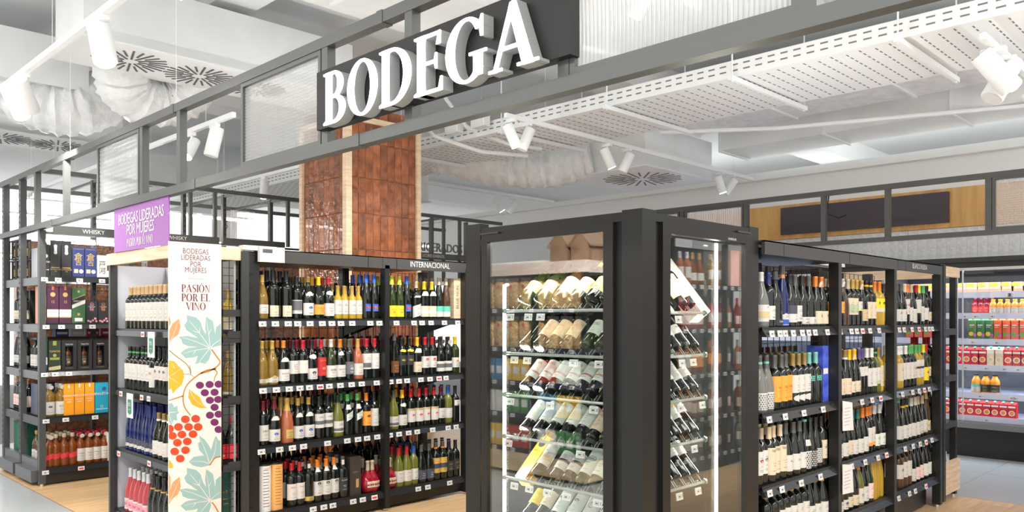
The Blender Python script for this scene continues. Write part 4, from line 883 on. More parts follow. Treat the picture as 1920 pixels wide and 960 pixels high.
flat('branch', BR, BRN, .0012); flat('tendril', stroke([(25, 800), (80, 845), (140, 890), (168, 930), (175, 965)], .005, .005, T7) + stroke([(115, 42), (160, 42), (192, 60)], .003, .003, T8) + stroke([(160, -20), (168, 15), (170, 42)], .004, .004, T8), OLV, .0009)
def grape(T, x, y, mt, r=26):
    flat('grape', [[T(x + r * 1.06 * math.cos(a * .3927), y + r * .92 * math.sin(a * .3927)) for a in range(16)]], mt, .0008)
for x, y in [(230, 115), (295, 110), (355, 108), (263, 165), (328, 162), (297, 215), (352, 210), (328, 262), (297, 315), (355, 308), (328, 362), (355, 410)]: grape(T8, x, y, PUR)
for x, y in [(133, 342), (202, 338), (87, 393), (155, 393), (218, 393), (28, 405), (47, 452), (110, 443), (184, 441), (80, 498), (146, 490), (62, 557), (134, 548), (99, 604)]: grape(T8, x, y, RED, 28)
WINE = mat((.16, .03, .07), .5, name='wine lettering')
for s, py in (('BODEGAS', 472), ('LIDERADAS', 484), ('POR', 496), ('MUJERES', 507)):
    x, z = P2(367, py); link('lettering', text_mesh(s, .047, 0, .78, WINE), fp, (x, -.001, z), (math.pi / 2, 0, 0))
flat('rule_line', stroke([(353, 522.5), (381, 523.5)], .0015), WINE, .001)
for s, py, ww in (("PASIO'N", 541, 54), ('POR EL', 558, 54), ('VINO', 574.5, 38)):
    x, z = P2(367.5, py); w_ = on_y(367.5 + ww / 2, YP) - on_y(367.5 - ww / 2, YP); link('lettering', fit_serif(s, .047, w_, WINE), fp, (x, -.001, z), (math.pi / 2, 0, 0))
# bottles behind the mesh strip beside the panel
place('wine_bottle', 'bdx.ye.gold.45.cr.40.120', (2.43, 5.02, 1.33), 0, 'pale yellow bottle behind the wire mesh strip beside the floral panel', 'bottle')
place('wine_bottle', 'bur.gd.gold.45.w.20.40', (2.43, 5.02, .93), 0, 'golden bottle behind the wire mesh strip, one shelf above the red bottles', 'bottle')
for i, (x, lab) in enumerate(((2.375, 'left red-labelled bottle with red capsule behind the mesh strip'), (2.445, 'right red-labelled bottle with red capsule behind the mesh strip'))):
    place('wine_bottle', 'bur.k.r.50.red.30.125.blob=gold.bz=25.txt=RESERVA', (x, 5.01 + .02 * (1 - i), .50), .1, lab, 'bottle')
carton('gift_box', 'dark green gift carton with gold lettering at the foot of the mesh strip', 2.345, 2.472, 5.0, .2, .06, .41, mat((.012, .085, .065), .4, name='dark green carton'), [('txt', 'Cuvée & Grand', .62, .026, mat(LC['gold'], .4, name='gold print')), ('txt', 'RESERVA DE LA', .5, .014, mat(LC['gold'], .4, name='gold print')), ('txt', 'FAMILIA', .43, .014, mat(LC['gold'], .4, name='gold print'))])
# ---------------------------------------------------------------- right wine gondola BLANCO RUEDA (runs along X, faces -Y)
YR = 2.01; g3 = thing('shelving_gondola', 'long black wine shelving headed BLANCO RUEDA on the right', 'shelf', (5.3, 2.5, 0))
XR = [3.86, 4.79, 5.70, 6.66]
for x in XR[1:]: U(g3, upright, x, YR, 1.775, .045, .06)
for x in XR: under(g3, obj('rear_upright', MB().box(x - .03, x + .03, 2.5, 2.56, 0, 1.8), BLACK))
for x0, x1 in ((3.85, 4.06), (4.066, 4.70), (4.70, 4.925), (4.932, 5.74), (5.745, 5.90), (5.905, 6.68)):
    under(g3, obj('header_panel', MB().box(x0, x1, YR - .03, YR - .012, 1.775, 1.848).box(x0, x1, YR - .03, YR + .1, 1.841, 1.848), DGREY))
under(g3, obj('top_cover', MB().box(3.85, 5.5, YR + .1, 2.98, 1.82, 1.83), BLACK))
under(g3, front_text('BLANCO RUEDA', .05, on_y(1724, YR - .03), YR - .033, 1.812, sx=.82, mat_=PAPER))
U(g3, wires, 3.86, 6.64, .2, 1.78, 2.47, .08)
under(g3, obj('kick_plate', MB().box(3.86, 6.6, YR + .06, YR + .08, .02, .15), BLACK))
ZR = [1.392, .945, .56, .235]
tpx = [[(1447, 1462, 1472, 1487, 1504, 1516, 1528, 1551), (1575, 1596, 1606, 1617, 1631, 1648), (1686, 1695, 1710, 1723, 1735, 1742, 1748)],
       [(1442, 1472, 1507, 1543), (1588, 1616, 1635, 1651), (1692, 1711, 1723, 1733, 1742)], [(1443, 1466, 1502, 1538), (1597, 1622, 1646, 1662), (1697, 1712, 1725, 1736, 1747)], [(), (), (1685, 1705, 1716, 1736)]]
for k, z in enumerate(ZR):
    for b in range(3): 
        U(g3, sx_, XR[b] + .02, XR[b + 1] - .02, YR, YR + .44, z, tags=[on_y(p, YR - .02) for p in tpx[k][b]], red=(3,) if b else (), lean=.012)
        if b < 2 or k > 1: U(g3, sx_, XR[b] + .02, XR[b + 1] - .02, YR + .56, YR + .98, z)
GR = 'wine bottles on the BLANCO RUEDA shelving'
DW = 'bur.k.gy.55.w.20.65'
r11 = [(1430, 'bur.cl.si.50.w.35.125.stripe=kr-20-60.txt=LA.ts=14.tz=85.plain'), (1444, 'bdx.k.nv.60.w.45.120'), (1452, 'bur.k.k.60.k.15.50.wt.txt=CARRO.ts=15.tz=55.plain.lock'), (1471, 'flu.bl.co.60.w.15.85.wave.stripe=bl-5-45.lock'), (1487, 'bur.k.k.55.w.30.125.stripe=sl-50-100'), (1502, 'bur.k.gy.62.w.35.125'), (1512, 'bur.k.k.60.w.20.60'),
       (1525, 'bur.k.gy.60.w.20.60.txt=Moscato.ts=11'), (1540, 'bur.k.o.62.cr.20.95.txt=W.ts=28.tz=60.plain.disc'), (1552, 'bur.k.o.62.cr.20.95.txt=W.ts=28.tz=60.plain')]
r12 = [(1574, 'bdx.k.be.50.o.85.155.disc'), (1584, 'bur.br.be.50.k.0.0'), (1597, 'bdx.k.be.62.cr.75.180.stripe=gn-10-60'), (1608, 'bdx.k.gold.60.cr.75.180.stripe=gn-10-60'), (1618, 'bdx.k.gold.60.w.100.160.stripe=y-0-12.disc'), (1628, 'bur.k.gold.60.kr.35.110'),
       (1637, 'bdx.k.k.62.cr.50.160.band=y'), (1647, 'bdx.k.k.62.cr.50.160.band=y'), (1656, 'bdx.ye.o.60.y.95.185.stripe=w-0-25.blob=k.bz=65.plain'), (1664, 'bdx.ye.o.60.y.95.185.stripe=w-0-25.blob=k.bz=65.plain')]
r13 = [(1684, 'bur.k.gy.55.w.30.115.blob=r.bz=70'), (1694, 'bur.k.gy.55.w.30.115.blob=r.bz=70'), (1702, 'bdx.k.cr.60.w.80.190.blob=r'), (1711, 'bur.k.o.62.w.30.130'), (1719, 'bur.k.be.60.w.20.120.txt=BLANC.ts=9'), (1727, 'bdx.k.r.55.w.90.190'), (1734, 'bur.k.yg.60.w.30.140'), (1740, 'bur.k.gn.60.w.40.130.txt=11.ts=26.plain'), (1748, 'bdx.k.k.55.cr.30.100')]
OR_ = 'bdx.k.gy.72.o.45.185.txt=VALS.ts=20.tz=55.ink=r'; WC = 'bdx.k.dg.68.w.80.180.txt=Ci.tz=80.ts=17.neck=w-30-70.rnd'
r21 = [(1428, 'bur.cl.gy.70.w.15.105.dots=gy.band=te.plain'), (1442, 'bur.cl.gy.70.w.15.105.dots=gy.band=te.plain'), (1457, OR_), (1470, OR_), (1482.5, OR_), (1495, WC), (1507, WC), (1519, WC), (1531, 'bdx.k.te.65.te.135.175.w=45.wave.dots=k'), (1543, 'bdx.k.te.65.te.135.175.w=45.wave.dots=k')]
CR_ = 'bur.k.dg.60.cr.25.125.ink=r.low=w'; YW = 'bur.k.y.65.cr.30.100'
r22 = [(1575, CR_), (1583.5, CR_), (1592, CR_), (1604, YW + '.disc'), (1613, YW), (1621.5, 'bdx.k.pu.65.w.125.185.txt=Susi.ts=14.plain'), (1630, 'bdx.k.pu.65.w.125.185.txt=Susi.ts=14.plain'), (1640, 'bdx.k.w.62.w.50.170'), (1648.5, 'bdx.g.w.62.w.50.170'), (1656, 'bdx.pg.k.60.w.60.170.band=gn.stripe=gn-0-20'), (1664, 'bdx.ye.dg.60.cr.40.180')]
r23 = [(1684, 'bdx.ye.w.62.cr.55.180.blob=gold'), (1692, 'bdx.k.w.62.w.60.180.ink=r'), (1699, 'bdx.k.w.62.w.60.180'), (1706, 'bdx.k.gn.62.w.60.180.ink=r'), (1714, 'bdx.k.gn.62.w.60.180.blob=r'), (1722, 'bdx.ye.gn.62.w.60.190.stripe=k-50-62'), (1729, 'bdx.ye.gn.62.w.60.190.stripe=k-50-62'), (1738, 'bur.g.yg.62.y.30.130.blob=k'), (1749, 'bdx.g.r.62.cr.60.130')]
NW = 'bdx.k.%s.65.cr.45.190.ink=k'
PR = 'bur.k.gy.62.w.35.125.txt=Paraje.ts=15.plain'
r31 = [(1426, 'bdx.k.pu.65.w.60.185.blob=r'), (1436, 'bdx.k.be.60.w.60.185.blob=gy'), (1449, NW % 'cr' + '.txt=TINTO.tz=88.ts=20'), (1461, NW % 'cr' + '.txt=TINTO.tz=88.ts=20'), (1473, NW % 'cr' + '.txt=TINTO.tz=88.ts=20'), (1485, PR), (1497, PR), (1509, PR), (1522, 'bur.k.te.14.w.20.120.dots=k.neck=w-150-185.plain'), (1534, 'bur.k.te.14.k.20.120.dots=w.plain.low=k'), (1545, 'bur.k.k.60.w.35.120.dots=gy.plain'), (1553, 'bdx.k.k.60.cr.50.160.blob=gy')]
r32 = [(1575, 'bur.k.k.55.cr.20.105.blob=gn'), (1583.5, 'bur.k.k.55.w.25.110.txt=VALLES.ts=11'), (1592, 'bur.k.o.55.w.25.110'), (1600, 'bur.k.o.60.cr.25.115.txt=VALLES.ts=11'), (1610, 'bur.k.dt.65.w.20.110.txt=CUATRO.ts=11'), (1619, 'bur.k.dt.65.w.20.110.txt=CUATRO.ts=11'), (1627, 'bur.k.o.65.w.20.115.ink=r.txt=C.ts=20'), (1635, 'bdx.k.o.62.w.45.165.stripe=o-0-18.txt=ISLA.ts=13'), (1643, 'bdx.k.o.62.w.45.165.stripe=o-0-18.txt=ISLA.ts=13'), (1652, 'bur.k.si.60.pale.30.110.blob=gn'), (1661, 'bur.k.si.60.pale.30.110.blob=gn')]
r33 = [(1684, 'bur.k.gn.20.w.25.120'), (1691, 'bur.k.k.60.w.25.120.low=y'), (1699, 'bur.k.k.60.w.25.120.low=y'), (1706, 'bur.k.si.60.w.25.120'), (1713, 'bur.k.si.60.w.25.120'), (1721, 'bur.k.be.62.w.25.120.stripe=gn-0-15'), (1729, 'bur.k.be.62.w.25.120.stripe=gn-0-15'), (1741, 'flu.br.cork.68.cr.30.105.stripe=gold-40-60')]
r41 = [(1434, 'bdx.k.dg.60.w.60.160'), (1450, 'bdx.k.k.60.w.60.160'), (1467, 'bdx.k.k.60.w.60.160.lock'), (1485, 'bdx.k.gold.62.w.60.160'), (1497, 'bdx.k.gold.62.w.60.160'), (1508, 'bdx.k.ol.62.w.60.160'), (1523, 'bdx.k.ol.62.w.60.160'), (1536, 'bur.k.k.62.w.30.120'), (1548, 'bur.k.k.62.w.30.120.low=o'), (1556, 'bur.k.y.62.w.30.120')]
r42 = [(1576, 'bur.k.k.55.w.20.80'), (1588, 'bur.k.k.60.w.20.80.blob=k'), (1600, 'bur.k.gy.60.cr.20.85'), (1609, 'bur.k.gy.60.cr.20.85'), (1619, 'bur.pg.o.70.w.20.115.txt=MS.ts=34.tz=50.plain'), (1632, 'bur.k.be.60.w.20.115'), (1641, 'bur.g.cork.60.lp.25.125'), (1651, 'flu.ye.gold.62.ye.0.0'), (1659, 'flu.ye.gold.62.ye.0.0'), (1666, 'flu.ye.gold.62.ye.0.0')]
r43 = [(1683, 'bdx.br.k.60.w.70.170.blob=k'), (1692, 'bdx.br.k.60.w.70.180'), (1698, 'bdx.br.gold.60.w.70.180'), (1706, 'bur.k.cr.62.w.20.110'), (1716, 'bur.k.k.60.lp.20.110'), (1725, 'bur.k.cr.62.lp.20.115'), (1733, 'bur.k.cr.62.pale.25.115'), (1742, 'bur.k.cr.62.pale.25.115')]
r42 = [(p, q.replace('.ye.0.0', '.cr.0.0')) for p, q in r42]
YG = YR + .06
for k, rows in enumerate([(r11, r12, r13), (r21, r22, r23), (r31, r32, r33), (r41, r42, r43)]):
    for b, r_ in enumerate(rows):
        hi = XR[b + 1] - .025; lo = XR[b] + .022
        if (k, b) == (1, 0): hi = 4.68
        rowx(r_, YG, ZR[k], lo, hi, 'on %s shelf, %s BLANCO RUEDA bay' % (SHN[k], ['left', 'middle', 'right'][b]), GR, depth=3 if b == 0 else 2)
carton('gift_box', 'tall blue painted gift carton right end of second BLANCO RUEDA shelf', 4.685, 4.765, YG - .03, .1, ZR[1], .335, noisy('blue painted carton', (.03, .06, .5), (.12, .18, .7), 14), [('rect', .1, .9, .5, .6, PAPER)])
for px, z, lab in ((1590, .93, 'upper white paper notice hanging at the second BLANCO RUEDA upright'), (1590, .55, 'lower white paper notice hanging at the second BLANCO RUEDA upright')):
    t = thing('paper_notice', lab, 'notice', (4.87, YR - .04, z)); obj('sheet', MB().add([(-.065, 0, -.16), (.095, .0, -.17), (.075, .0, .0), (-.065, 0, .02), (-.065, .003, -.16), (.095, .003, -.17), (.075, .003, .0), (-.065, .003, .02)], [(0, 1, 2, 3), (7, 6, 5, 4), (0, 4, 5, 1), (1, 5, 6, 2), (2, 6, 7, 3), (3, 7, 4, 0)]), PAPER, t)
    m = MB()
    for i in range(6): m.box(-.045, .05 - (i % 3) * .012, -.001, 0, -.03 - i * .02, -.027 - i * .02)
    obj('printed_lines', m, mat((.4, .3, .32), .6, name='faded ink'), t)
# right endcap of that gondola (open side, faces -Y, pine rails)
g4 = thing('endcap_shelving', 'narrow open endcap shelving with pine rails right of BLANCO RUEDA', 'shelf', (6.95, 2.4, 0))
for x, wd_ in ((6.715, .05), (6.79, .06)): U(g4, upright, x, YR + .01, 1.86, wd_, .05)
U(g4, slots_on, [6.715, 6.79], YR - .015, .2, 1.8, 'y', .001, .06)
xa, xb_ = 6.82, 7.16
U(g4, upright, xb_ + .0, YR + .03, 1.84, .045, .045)
U(g4, slots_on, [xb_], YR + .007, .2, 1.8, 'y', .001, .06)
for yq in (2.95,): U(g4, upright, xb_, yq, 1.84, .045, .045); U(g4, upright, xa, yq, 1.84, .045, .045)
under(g4, obj('top_rail', MB().box(xa, xb_ + .03, YR - .01, YR + .02, 1.77, 1.85).box(xb_, xb_ + .03, YR, 2.97, 1.77, 1.85), PINE))
under(g4, obj('base_board', MB().box(xa, xb_ + .03, YR - .012, YR + .012, .06, .31), PINE))
for z in (1.36, .99, .62, .20):
    under(g4, obj('shelf', MB().box(xa, xb_, YR + .01, 2.95, z - .02, z).box(xa, xb_, YR, YR + .01, z - .05, z), DGREY if z > .3 else BLACK))
GN = 'wine bottles on the narrow right endcap'
for z, sh, codes in ((1.36, 'top', ['bur.k.k.60.w.25.120'] * 2), (.99, 'second', ['bdx.g.r.62.y.40.150', 'bdx.g.r.62.y.40.150']), (.62, 'third', ['bur.k.cr.60.w.30.120'] * 2), (.20, 'bottom', ['bdx.g.gold.60.w.80.170.stripe=o-0-20'] * 3)):
    n = len(codes)
    for i, q in enumerate(codes):
        x = xa + .06 + i * .09; place('wine_bottle', q, (x, YR + .07 + i * .01, z), 0, '%s, %s on %s shelf of narrow right endcap' % (describe(q), ORD[i + 1], sh), 'bottle', GN)
        for d in range(1, 3): back(q, (x, YR + .07 + .09 * d, z))
# ---------------------------------------------------------------- glass wine cabinet on the corner
XC, YC = 2.82, 2.01; X2, Y2 = 3.84, 3.13; CT = 1.912
cb = thing('wine_cabinet', 'large black corner wine cabinet with two glass doors', 'cabinet', (XC, YC, 0))
def C_(nm, mb, m, p=None, **k):
    o = obj(nm, mb, m, **k)
    if p is None: under(cb, o)
    else: o.parent = p
    return o
CP0 = C_('corner_post', MB().box(XC, XC + .1, YC, YC + .108, 0, CT + .004), SATIN)
C_('base', MB().box(XC + .02, X2, YC + .02, Y2, 0, .16), SATIN)
C_('top', MB().box(XC + .01, X2, YC + .01, Y2, 1.868, CT - .01), SATIN)
C_('top_rail', MB().box(XC + .002, XC + .03, YC + .108, Y2, 1.868, CT - .004), SATIN); C_('top_rail', MB().box(XC + .1, X2, YC + .002, YC + .03, 1.868, CT - .008), SATIN)
C_('end_post', MB().box(XC, XC + .06, 3.02, Y2, 0, CT + .02), SATIN); C_('end_post', MB().box(3.745, X2, YC, YC + .06, 0, CT), SATIN)
INT = mat((.035, .037, .04), .3, name='dark cabinet interior')
C_('back_wall', MB().box(X2 - .05, X2, YC + .06, Y2, .16, 1.868), INT); C_('back_wall', MB().box(XC + .06, X2 - .05, Y2 - .05, Y2, .16, 1.868), INT)
C_('gasket', MB().box(XC + .012, XC + .03, YC + .108, YC + .16, .1, 1.87), VOID); C_('gasket', MB().box(XC + .1, XC + .15, YC + .012, YC + .03, .1, 1.87), VOID)
# left door (X = XC): outer 2.155..3.0, pane 2.21..2.955
def door(nm, a0, a1, p0, p1, t0, t1, ax, z0=.1):
    fr = MB(); th = .035; xf = (XC if ax == 'x' else YC) - .012
    B = (lambda a, b, z, zt: fr.box(xf, xf + th, a, b, z, zt)) if ax == 'x' else (lambda a, b, z, zt: fr.box(a, b, xf, xf + th, z, zt))
    B(a0, p0, z0, t1); B(p1, a1, z0, t1); B(p0, p1, t0, t1); B(p0, p1, z0, z0 + .09)
    d = C_('door_frame', fr, SATIN)
    gl = MB()
    if ax == 'x': gl.box(xf + .012, xf + .018, p0, p1, z0 + .09, t0)
    else: gl.box(p0, p1, xf + .012, xf + .018, z0 + .09, t0)
    C_('glass_pane', gl, PANE, d)
    e = MB()
    hx = (xf, a1 - .12) if ax == 'x' else (a1 - .12, xf)
    e.box(hx[0] - .0, hx[0] + .05 if ax == 'x' else hx[0] + .13, hx[1], hx[1] + (.13 if ax == 'x' else .05), t1 + .003, t1 + .012); C_('hinge', e, DGREY, d)
    return d
door('l', 2.158, 3.0, 2.212, 2.957, 1.832, 1.868, 'x'); d2 = door('r', 2.957, 3.733, 3.016, 3.684, 1.82, 1.868, 'y')
tm = text_mesh('SAVINOLUX', .016, 0, .9, PAPER); 
o_ = link('lettering', tm, cb, (on_y(1373, YC - .013) - XC, -.0135, 1.832), (math.pi / 2, 0, 0))
for (x, y) in ((2.95, 2.975), (3.575, 2.10)):     # vertical led strips
    C_('led_strip', MB().box(x - .006, x + .006, y - .006, y + .006, .2, 1.62 if y > 2.5 else 1.82), LED2)
for (x, y, a) in ((2.95, 2.965, 0), (3.565, 2.12, 0)): pass
area('cabinet_strip_light', (3.2, 2.14, 1.855), .7, .08, 4, col=(1, .95, .84)); area('cabinet_strip_light', (2.93, 2.6, 1.855), .08, .7, 4, col=(1, .95, .84))  # fill lights added under the cabinet top to brighten the inside
area('cabinet_strip_light', (2.95, 2.966, 1.0), .02, 1.3, 8, (math.radians(90), 0, math.pi), (1, .95, .84)); area('cabinet_strip_light', (3.565, 2.10, 1.0), .02, 1.5, 8, (math.radians(90), 0, math.radians(90)), (1, .95, .84))
rodm = MB(); 
for x, y in ((3.05, 2.09), (3.46, 2.09), (2.93, 2.24)): C_('acrylic_post', MB().box(x - .008, x + .008, y - .008, y + .008, .16, 1.82), ACRYL)
C_('glass_top_rod', MB().tube([(2.95, 2.975, 1.62), (2.95, 2.28, 1.60)], .006, 8), ACRYL)
C_('led_strip', MB().box(3.0, 3.7, 2.06, 2.075, 1.83, 1.838), LED2)
# cabinet display: rods, acrylic cradles, tilted bottles
TL, TR = math.radians(42), math.radians(50)
XL = 2.925; YL0, YL1 = 2.27, 2.955
ZL = [zz(583, XL, YL1), zz(662, XL, YL1), zz(739, XL, YL1), zz(817, XL, YL1), zz(894, XL, YL1), zz(972, XL, YL1)]
YRr = 2.105; XR0, XR1 = 3.04, 3.54
ZQ = [zz(587, on_y(1331, YRr), YRr), zz(664, on_y(1339, YRr), YRr), zz(743, on_y(1339, YRr), YRr), zz(820, on_y(1339, YRr), YRr), zz(898, on_y(1339, YRr), YRr)]
rack = thing('bottle_rack', 'left acrylic rod rack holding tilted bottles behind the left glass door', 'rack', (XL, 2.6, 0)); rack2 = thing('bottle_rack', 'right acrylic rod rack holding tilted bottles behind the right glass door', 'rack', (3.3, YRr, 0))
CL = mat((.30, .33, .30), .15, coat=.3, name='clear rod')
tpl = [(958, 992, 1015), (966, 990, 1077, 1125), (958, 1033, 1115), (955, 1090), (966, 994, 1028, 1064, 1122), ()]
for k, z in enumerate(ZL):
    s = under(rack, obj('rod', MB().tube([(XL, YL0, z), (XL, YL1, z)], .0075, 8), CL))
    for y in (YL0 + .01, YL1 - .01): o_ = obj('rod_knob', MB().tube([(XL, y - .006, z), (XL, y + .006, z)], .014, 10), CL, s)
    for p in tpl[k]: o_ = link('price_tag', TAGME, s, (XL - .014, on_x(p, XL - .01), z - .032), (-.15, 0, -math.pi / 2))
tpr = [(1270,), (1277, 1298), (1274, 1315), (1300,), (1307, 1272)]
for k, z in enumerate(ZQ):
    s = under(rack2, obj('rod', MB().tube([(XR0 - .03, YRr, z), (XR1 - .06, YRr, z)], .0075, 8), CL))
    for x in (XR0, XR1 - .065): o_ = obj('rod_knob', MB().tube([(x - .006, YRr, z), (x + .006, YRr, z)], .014, 10), CL, s)
    for p in tpr[k]: o_ = link('price_tag', TAGME, s, (on_y(p, YRr - .01), YRr - .014, z - .032), (-.15, 0, 0))
def cradle(parent, x, y, z, d, th, r):            # two thin bent acrylic prongs below a tilted bottle
    m = MB()
    for s_ in (-1, 1):
        o = Vector((d[1], -d[0], 0)) * s_ * r * .8; b = Vector((x, y, z)) + o; dv_ = Vector((d[0] * math.cos(th), d[1] * math.cos(th), math.sin(th)))
        m.tube([b + Vector((0, 0, .02)) - Vector(d + (0,)) * .012, b, b + dv_ * .16], .0022, 5)
    under(parent, obj('cradle_prong', m, CL))
def tilted(code, x, y, z, ax, th, lab, grp='tilted bottles in the wine cabinet'):
    parts, H, R = proto(code)
    # bottle axis from base (front, low) to neck (back, high); label side up/front
    if ax == 'x': rz = -math.pi / 2; off = (R * math.sin(th) + .004, 0); d = (1.0, 0.0)
    else: rz = 0; off = (0, R * math.sin(th) + .004); d = (0.0, 1.0)
    t = place('wine_bottle', code, (x + d[0] * off[0], y + d[1] * off[1], z + R * math.cos(th) + .006), 0, lab, 'bottle', grp)
    t.rotation_mode = 'QUATERNION'; t.rotation_quaternion = (Matrix.Rotation(rz, 3, 'Z') @ Matrix.Rotation(-(math.pi / 2 - th), 3, 'X')).to_quaternion()
    cradle(rack if ax == 'x' else rack2, x, y, z, d, th, R)
def trow(items, k, ax, z, what):
    items = sorted(items, key=lambda i: i[0]); X_ = XL if ax == 'x' else YRr
    rs = [proto(c_)[2] for _, c_ in items]
    pos = [on_x(p, X_) if ax == 'x' else on_y(p, X_) for p, _ in items]
    if ax == 'x': pos = [-v for v in spread([-v for v in pos], -YL1 + .02, -YL0 + .03, rs)]
    else: pos = spread(pos, XR0 - .06, XR1 - .08, rs)
    for i, (q, (p, c_)) in enumerate(zip(pos, items)):
        lab = 'tilted %s, %s from left, %s rod of %s cabinet door' % (describe(c_), ORD[i + 1], ORD[k + 1], what)
        if ax == 'x': tilted(c_, X_, q, z, 'x', TL, lab)
        else: tilted(c_, q, X_, z, 'y', TR, lab)
MG = 'bur.g.k.60.pale.70.160'; M2 = 'bdx.k.k.60.pale.60.180.stripe=r-26-29+r-31-34.txt=LUGAN.tz=80'; M3 = 'bdx.k.k.60.pale.60.185.txt=PENTIA.ts=21.tz=80'; M1 = 'bdx.k.k.60.cr.60.170.txt=Reserva.ts=14.ink=o'
trow([(975, 'cham.g.k.90.cr.60.130'), (1005, 'cham.g.k.90.cr.60.130'), (1040, 'cham.br.k.90.pale.50.150.txt=Brut'), (1071, 'cham.k.k.90.cr.50.140.neck=y-250-280'), (1102, 'cham.k.dg.90.kr.50.140.neck=y-250-280'), (1130, 'cham.k.dg.90.cr.50.140')], 0, 'x', ZL[0], 'left')
trow([(977, 'bdx.k.k.60.pale.0.0'), (1002, M1), (1026, M1), (1052, M1), (1092, MG), (1117, MG)], 1, 'x', ZL[1], 'left')
trow([(977, M2), (1002, M2), (1026, M2), (1052, M2), (1077, M2), (1103, M2), (1127, MG)], 2, 'x', ZL[2], 'left')
trow([(977, M3), (1002, M3), (1026, M3), (1052, M3), (1077, M3), (1103, 'bdx.k.k.60.cr.40.185.blob=red.bz=80.ink=r'), (1127, 'bdx.g.k.60.cr.40.185.blob=red.bz=80.ink=r')], 3, 'x', ZL[3], 'left')
trow([(1000, 'bdx.k.k.60.w.50.185.blob=gn.bz=60.stripe=kr-20-45'), (1034, 'bdx.k.k.60.w.40.150.stripe=k-40-55'), (1058, 'bdx.k.k.60.w.40.150.stripe=k-40-55'), (1083, 'bdx.g.k.60.pale.40.185.txt=PAGO'), (1108, 'bdx.g.k.60.pale.40.185.txt=DESTINO'), (1129, 'bdx.k.k.60.w.40.185')], 4, 'x', ZL[4], 'left')
trow([(985, 'bdx.k.k.60.y.60.150'), (1003, 'bdx.k.k.60.cr.60.150'), (1030, 'bdx.k.k.60.pale.40.185.blob=gy'), (1057, 'bdx.k.k.60.pale.40.185.blob=gy'), (1085, 'bdx.k.k.60.w.40.185.txt=C.ts=50.tz=50.plain'), (1115, 'bdx.k.k.60.w.40.185.txt=C.ts=50.tz=50.plain')], 5, 'x', ZL[5], 'left')
def tilted_carton(lab, x, y, z, ax, th, w_, L_, col, prints=()):
    t = carton('gift_box', lab, -w_ / 2, w_ / 2, 0, w_, 0, L_, col, prints, 'tilted bottles in the wine cabinet')
    t.location = (x + (.02 if ax == 'x' else 0), y + (.02 if ax == 'y' else 0), z + .01); rz = -math.pi / 2 if ax == 'x' else 0
    t.rotation_mode = 'QUATERNION'; t.rotation_quaternion = (Matrix.Rotation(rz, 3, 'Z') @ Matrix.Rotation(-(math.pi / 2 - th), 3, 'X')).to_quaternion()
tilted_carton('tilted glossy orange gift box, fifth rod of left cabinet door', XL, on_x(970, XL), ZL[4], 'x', TL, .075, .3, mat((.85, .45, .06), .25, name='orange foil carton'), [('disc', .5, .75, .022, BLACK), ('txt', 'BARON', .6, .016, INK)])
GC = mat((.62, .65, .58), .35, name='pale grey carton')
tilted_carton('left tilted white gift box, top rod of right cabinet door', on_y(1262, YRr), YRr, ZQ[0], 'y', TR, .085, .30, GC, [('txt', 'CUVEE', .5, .016, INK)])
tilted_carton('right tilted long white gift box, top rod of right cabinet door', on_y(1330, YRr), YRr, ZQ[0], 'y', TR, .09, .36, GC, [('txt', 'RESERVA', .3, .016, INK), ('rect', .15, .85, .1, .35, PAPER)])
q1 = 'bdx.k.k.60.cr.40.150.txt=RIOJA.ts=12'; q2 = 'bdx.k.k.60.w.60.185'; q3 = 'bur.k.k.60.w.70.120.neck=w-190-210'; q4 = 'bdx.k.k.60.pale.80.185.stripe=w-0-20.blob=o'; q5 = 'bdx.k.k.60.w.110.185'
trow([(1290, q1), (1303, q1)], 0, 'y', ZQ[0], 'right'); trow([(1262, q2), (1283, q2), (1305, q3), (1326, 'bdx.k.k.60.gy.0.0')], 1, 'y', ZQ[1], 'right')
trow([(1262, q2), (1280, q2), (1299, q2), (1322, q3)], 2, 'y', ZQ[2], 'right'); trow([(1262, q4), (1283, q4), (1305, q4), (1325, q5)], 3, 'y', ZQ[3], 'right'); trow([(1265, q5), (1287, q5), (1307, q5), (1326, q5)], 4, 'y', ZQ[4], 'right')
# ---------------------------------------------------------------- whisky gondola at the left (runs along X, faces -Y, open end on the left)
YW_ = 7.72; XW = 2.06; XWE = 3.6; YWB = 8.9
g5 = thing('shelving_gondola', 'dark grey whisky shelving at the left with open slotted end', 'shelf', (2.8, 8.3, 0))
GREY = mat((.11, .115, .125), .35, .3, name='grey shelf steel')
for (x, y, h) in ((XW, YW_, 2.2), (XW, 8.3, 2.7), (XW, 8.87, 2.7)):
    U(g5, upright, x, y, h, .05, .06 if y > 7.8 else .05, m=mat((.06, .062, .062), .4, name='upright grey'))
U(g5, slots_on, [8.3, 8.87], XW - .0255, .2, 2.65, 'x', .0015, .05)
for x in (3.0, XWE): under(g5, obj('upright', MB().box(x - .02, x + .02, 8.28, 8.33, 0, 2.2), BLACK))
ZW = [1.805, 1.395, .985, .585, .145]
tw_ = [(83, 109, 149, 191), (86, 115, 147, 173), (83, 103, 129), (86, 123, 178), (85, 152)]
for k, z in enumerate(ZW):
    U(g5, sx_, XW + .03, XWE, YW_ - .01, 8.27, z, tags=[on_y(p, YW_ - .02) for p in tw_[k]], red=(1,) if k == 4 else ())
    U(g5, sx_, XW + .03, XWE, 8.33, 8.88, z)
    for y0_, y1_ in ((YW_ + .03, 8.265), (8.335, 8.835)): under(g5, obj('end_bracket', MB().box(XW - .012, XW + .004, y0_, y1_, z - .075, z - .005), GREY))
